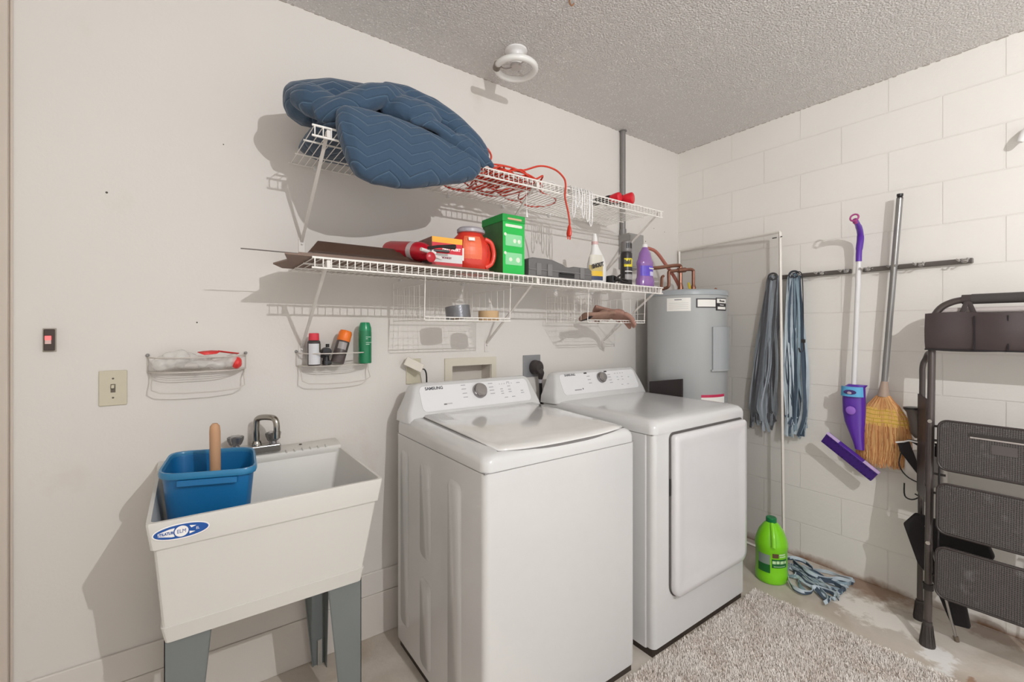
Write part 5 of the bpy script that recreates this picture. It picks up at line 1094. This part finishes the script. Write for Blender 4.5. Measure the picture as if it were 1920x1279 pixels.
b = MB(); b.tube(spl([(XL(1.29), yl, 1.28), (XL(1.33), yl, 1.36), (XL(1.38), yl-.022, 1.415), (XL(1.41), yl-.06, 1.443), (XL(1.42), yl-.11, 1.453), (XL(1.42), .27, 1.455), (XL(1.42), yr+.11, 1.453), (XL(1.41), yr+.06, 1.443), (XL(1.38), yr+.022, 1.415), (XL(1.33), yr, 1.36), (XL(1.29), yr, 1.28)], 6), .0135, 14); b.build('top_rail', ladderm, t)
b = MB(); b.tube([(XL(1.42), yl-.125, 1.4545), (XL(1.42), yr+.125, 1.4545)], .0205, 18); b.build('foam_grip', mat('foam_charcoal', (66, 62, 60), .75), t)
b = MB(); b.tube([(2.615, yl-.03, 1.410), (2.615, yr+.03, 1.410)], .012, 12); b.build('rear_bar', mat('pale_bar', (206, 196, 192), .35), t)
# pouch
b = MB(); sect = []
for k in range(25):
    u = k/24; y = yl+.018-(yl-yr+.036)*u; bul = .012+.008*math.sin(PI*u)+.004*math.sin(u*17)
    sect.append([V(XL(1.3)-.018-bul, y, 1.398+.004*math.sin(u*9)), V(XL(1.3)-.026-bul*1.2, y, 1.33), V(XL(1.3)-.024-bul*1.1, y, 1.28), V(XL(1.3)-.018-bul*.6, y, 1.243-.004*math.sin(u*7)), V(XL(1.3)+.018, y, 1.246), V(XL(1.3)+.022, y, 1.32), V(XL(1.3)+.020, y, 1.398)])
b.loft(sect); o = b.build('tool_pouch', ladfab, t)
b = MB()
for y in (yl-.14, yl-.235): b.box(XL(1.3)-.0475, XL(1.3)-.042, y-.002, y+.002, 1.25, 1.385)
b.box(XL(1.3)-.036, XL(1.3)-.030, yr-.018, yl+.018, 1.243, 1.249); b.build('pouch_seam', blackfab, t)
for yy in (yl-.115, yr+.115):
    b = MB()
    for dy in (-.022, .022): b.tube([(XL(1.4)-.012, yy, 1.452), (XL(1.4)-.014, yy+dy, 1.385)], .010, 6, flat=.4)
    b.tube([(XL(1.42), yy+.02, 1.4545), (XL(1.42), yy-.02, 1.4545)], .019, 12)
    b.build('pouch_strap', mat('strap_brown', (62, 53, 52), .7), t)
# treads
tread = mat_tread()
for z0_, z1_, xoff in ((.755, .955, -.045), (.50, .70, -.05), (.245, .445, -.055)):
    zc = (z0_+z1_)/2
    M = frame3((XL(zc)+xoff, (yl+yr)/2, zc), (0, -1, 0), (.05, 0, 1))
    b = MB(); w_t = yl-yr-.07
    p = rrect(w_t, z1_-z0_, .03, 6); q = rrect(w_t-.012, z1_-z0_-.012, .026, 6)
    b.loft([[M @ V(a[0], a[1], -.018) for a in p], [M @ V(a[0], a[1], .008) for a in p], [M @ V(a[0], a[1], .013) for a in q]])
    o = b.build('tread', tread, t, angle=.5)
    b = MB(); pts = [M @ V(a[0], a[1], .008) for a in p]; b.tube(pts, .005, 6, closed=True); b.build('tread_edge', mat('tread_rim', (58, 50, 48), .5), o)
    if z0_ > .7:
        plate(b := MB(), M @ V(.02, .055, .0135), (0, -1, 0), (.05, 0, 1), .26, .018, .0012, .006); b.build('handle_slot', mat('slot_dark', (50, 44, 42), .6), o)
        plate(b := MB(), M @ V(.02, .047, .0145), (0, -1, 0), (.05, 0, 1), .25, .005, .001); b.build('slot_light', mat('slot_pale', (176, 168, 162), .5), o)
        plate(b := MB(), M @ V(-.01, .012, .0135), (0, -1, 0), (.05, 0, 1), .07, .035, .0008, .003); b.build('tread_label', mat('tread_label_grey', (84, 78, 76), .5), o)

# the front frame leans back towards the wall
def lean(o):
    off = Vector(o.parent.location) if o.parent else V(0, 0, 0)
    if o.parent and o.parent.parent: off += Vector(o.parent.parent.location)
    for v in o.data.vertices:
        p = v.co+off; f = p.z/1.45
        v.co = V(p.x+.125*f, p.y+.022*f, 1.33+(p.z-1.33)*(1+.047*f) if p.z > .12 else p.z)-off
for o in list(t.children):
    if o.name.split('.')[0] in ('rear_leg', 'side_bar', 'foot'): continue
    lean(o)
    for q in o.children: lean(q)

# ------------------------------------------------------------------ small white fitting at the right edge
t = thing('wall_spout', 'small white wall fitting at the right edge, high on the block wall', 'fitting', (XW, .27, 2.14))
b = MB(); b.tube(spl([(XW, .262, 2.17), (XW-.03, .262, 2.165), (XW-.055, .268, 2.145), (XW-.06, .28, 2.12)], 4), [.02, .02, .02, .02, .018, .018, .018, .018, .016, .016, .014, .013, .010], 12); b.build('spout', white_pl, t)

# ------------------------------------------------------------------ green jug
JC = (2.534, 1.135)
t = thing('green_jug', 'bright green cleaner jug with a dark green cap on the floor', 'jug', (JC[0], JC[1], 0))
jm = mat('lime_plastic', (128, 214, 26), .3, coat=.3); jd = mat('label_green', (24, 104, 44), .4)
R = .083
b = MB(); b.lathe([(R*.9, 0), (R*.97, .006), (R, .02), (R*.985, .05), (R*.96, .056), (R*.96, .168), (R, .176), (R, .198), (R*.93, .222), (R*.74, .262), (R*.48, .292), (R*.34, .302), (R*.28, .306), (R*.28, .315)], (*JC, 0), 40, sy=.92); b.build('jug_body', jm, t, angle=1)
b = MB(); b.lathe([(.024, .300), (.0255, .303), (.0255, .324), (.022, .328)], (*JC, 0), 24); b.build('cap', mat('dark_green_cap', (16, 120, 66), .35), t)
b = MB(); b.tube(spl([V(JC[0]-.02, JC[1]-.012, .298), V(JC[0]-.044, JC[1]-.028, .275), V(JC[0]-.064, JC[1]-.040, .24), V(JC[0]-.074, JC[1]-.046, .20)], 5), .0125, 12); b.build('handle', mat('lime_handle', (136, 220, 40), .3, coat=.3), t)
b = MB(); b.ell((JC[0]-.040, JC[1]+.012, .246), .012, .016, .046, xf=Matrix.Rotation(.68, 3, 'Y')); b.build('handle_hollow_shade', mat('jug_shade_green', (60, 150, 24), .4), t)  # darker green ellipsoid paints the shaded hollow behind the handle
def jpatch(a0, a1, za, zb, name, m, e=.0): return curved(MB(), JC, R*.975+e, R*.975*.92+e, math.radians(a0), math.radians(a1), za, zb, 12).build(name, m, t)
jpatch(-205, -158, .064, .155, 'side_label', mat('label_grey', (136, 150, 140), .45)); jpatch(-205, -158, .062, .105, 'side_label_lower', jd, .0006)
jpatch(-152, -92, .092, .136, 'front_label', jd); jpatch(-150, -128, .143, .165, 'brand_patch', mat('patch_brown', (94, 66, 44), .45)); 
pw = mat('pale_green_lettering', (196, 228, 176), .45)
for a0, a1, za, zb in ((-150, -138, .113, .128), (-136, -125, .114, .129), (-122, -107, .113, .128), (-104, -95, .113, .127), (-126, -100, .156, .164), (-124, -98, .146, .152), (-146, -100, .098, .101)):
    jpatch(a0, a1, za, zb, 'label_lettering', pw, .0008)

# ------------------------------------------------------------------ mop strips on the floor
t = thing('floor_mop_head', 'loose blue-grey mop head lying on the floor beside the green jug', 'mop head', (2.62, 1.0, 0))
random.seed(31); b = MB()
for k in range(20):
    b.seed = random.uniform(0, 6); u = random.random()
    P = [V(2.72+random.uniform(-.05, .06), 1.10+random.uniform(-.03, .05), .012)]
    ang = -2.2+random.uniform(-.5, .9)
    p = P[0].copy()
    for q in range(6):
        ang += random.uniform(-.55, .55); p = p+V(math.cos(ang)*.055, math.sin(ang)*.055, 0)
        p.x = min(2.83, max(2.47 if p.y < 1.02 else 2.62, p.x)); p.y = min(1.13, max(.86, p.y)); p.z = .006+random.uniform(0, .018); P.append(p.copy())
    ribbon(b, P, .017, (random.uniform(-.3, .3), .3, 1) if k % 2 else (1, .4, .3), random.choice((0, 1, 2, 2)), 6)
for (P) in ([(2.56, 1.06, .02), (2.50, 1.02, .018), (2.485, .97, .018), (2.52, .94, .018), (2.57, .95, .02), (2.60, .91, .018), (2.60, .86, .018), (2.57, .84, .018)], [(2.76, 1.12, .03), (2.70, 1.05, .035), (2.68, .99, .03), (2.72, .94, .02), (2.77, .90, .02), (2.80, .85, .012)], [(2.66, 1.15, .02), (2.74, 1.14, .04), (2.80, 1.09, .03), (2.78, 1.03, .02)]):
    for dz, mi in ((0, 1), (.012, 2)):
        b.seed = 0; ribbon(b, [V(*q)+V(0, 0, dz*.6) for q in P], .016, (0, 0, 1), mi, 6)
zmin = .001
for v in b.v:
    if v.z < zmin: v.z = zmin
b.build('cloth_strips', mcols, t)

# ------------------------------------------------------------------ shag rug
t = thing('shag_rug', 'pale grey-beige shag rug on the floor in front of the dryer', 'rug', (1.85, .4, 0))
rx0, rx1, ry0, ry1 = 1.06, 2.335, -.75, 1.118
MB().box(rx0, rx1, ry0, ry1, 0, .008).build('backing', mat('rug_backing', (214, 204, 196), .9), t)
b = MB(); random.seed(77)
rugm = [mat('pile_pale', (246, 240, 234), .9), mat('pile_mid', (236, 227, 219), .9), mat('pile_dark', (212, 200, 190), .9)]  # three pile tones, the darkest sprinkled among the lower tufts
N = 120000
for k in range(N):
    x = rx0+(rx1-rx0)*random.random(); y = ry0+.55+(ry1-ry0-.55)*random.random()**.8
    if x < 1.43 and y > 1.13: continue
    nn = mnoise.noise(V(x*9, y*9, 0))+.6*mnoise.noise(V(x*28, y*28, 3))
    h = .013+.005*nn+random.uniform(-.003, .003); a = random.uniform(0, 2*PI); l = .005+.004*random.random()
    d = V(math.cos(a), math.sin(a), 0); s_ = V(-d.y, d.x, 0)*.0017
    p = V(x, y, .007)
    mi = 0 if nn+random.uniform(-.5, .5) > -.05 else (1 if random.random() < .7 else 2)
    b.add([p-s_, p+s_, p+V(0, 0, h)+d*l+s_*.5, p+V(0, 0, h)+d*l-s_*.5], [(0, 1, 2, 3)], mi)
b.build('pile', rugm, t, kind='stuff')
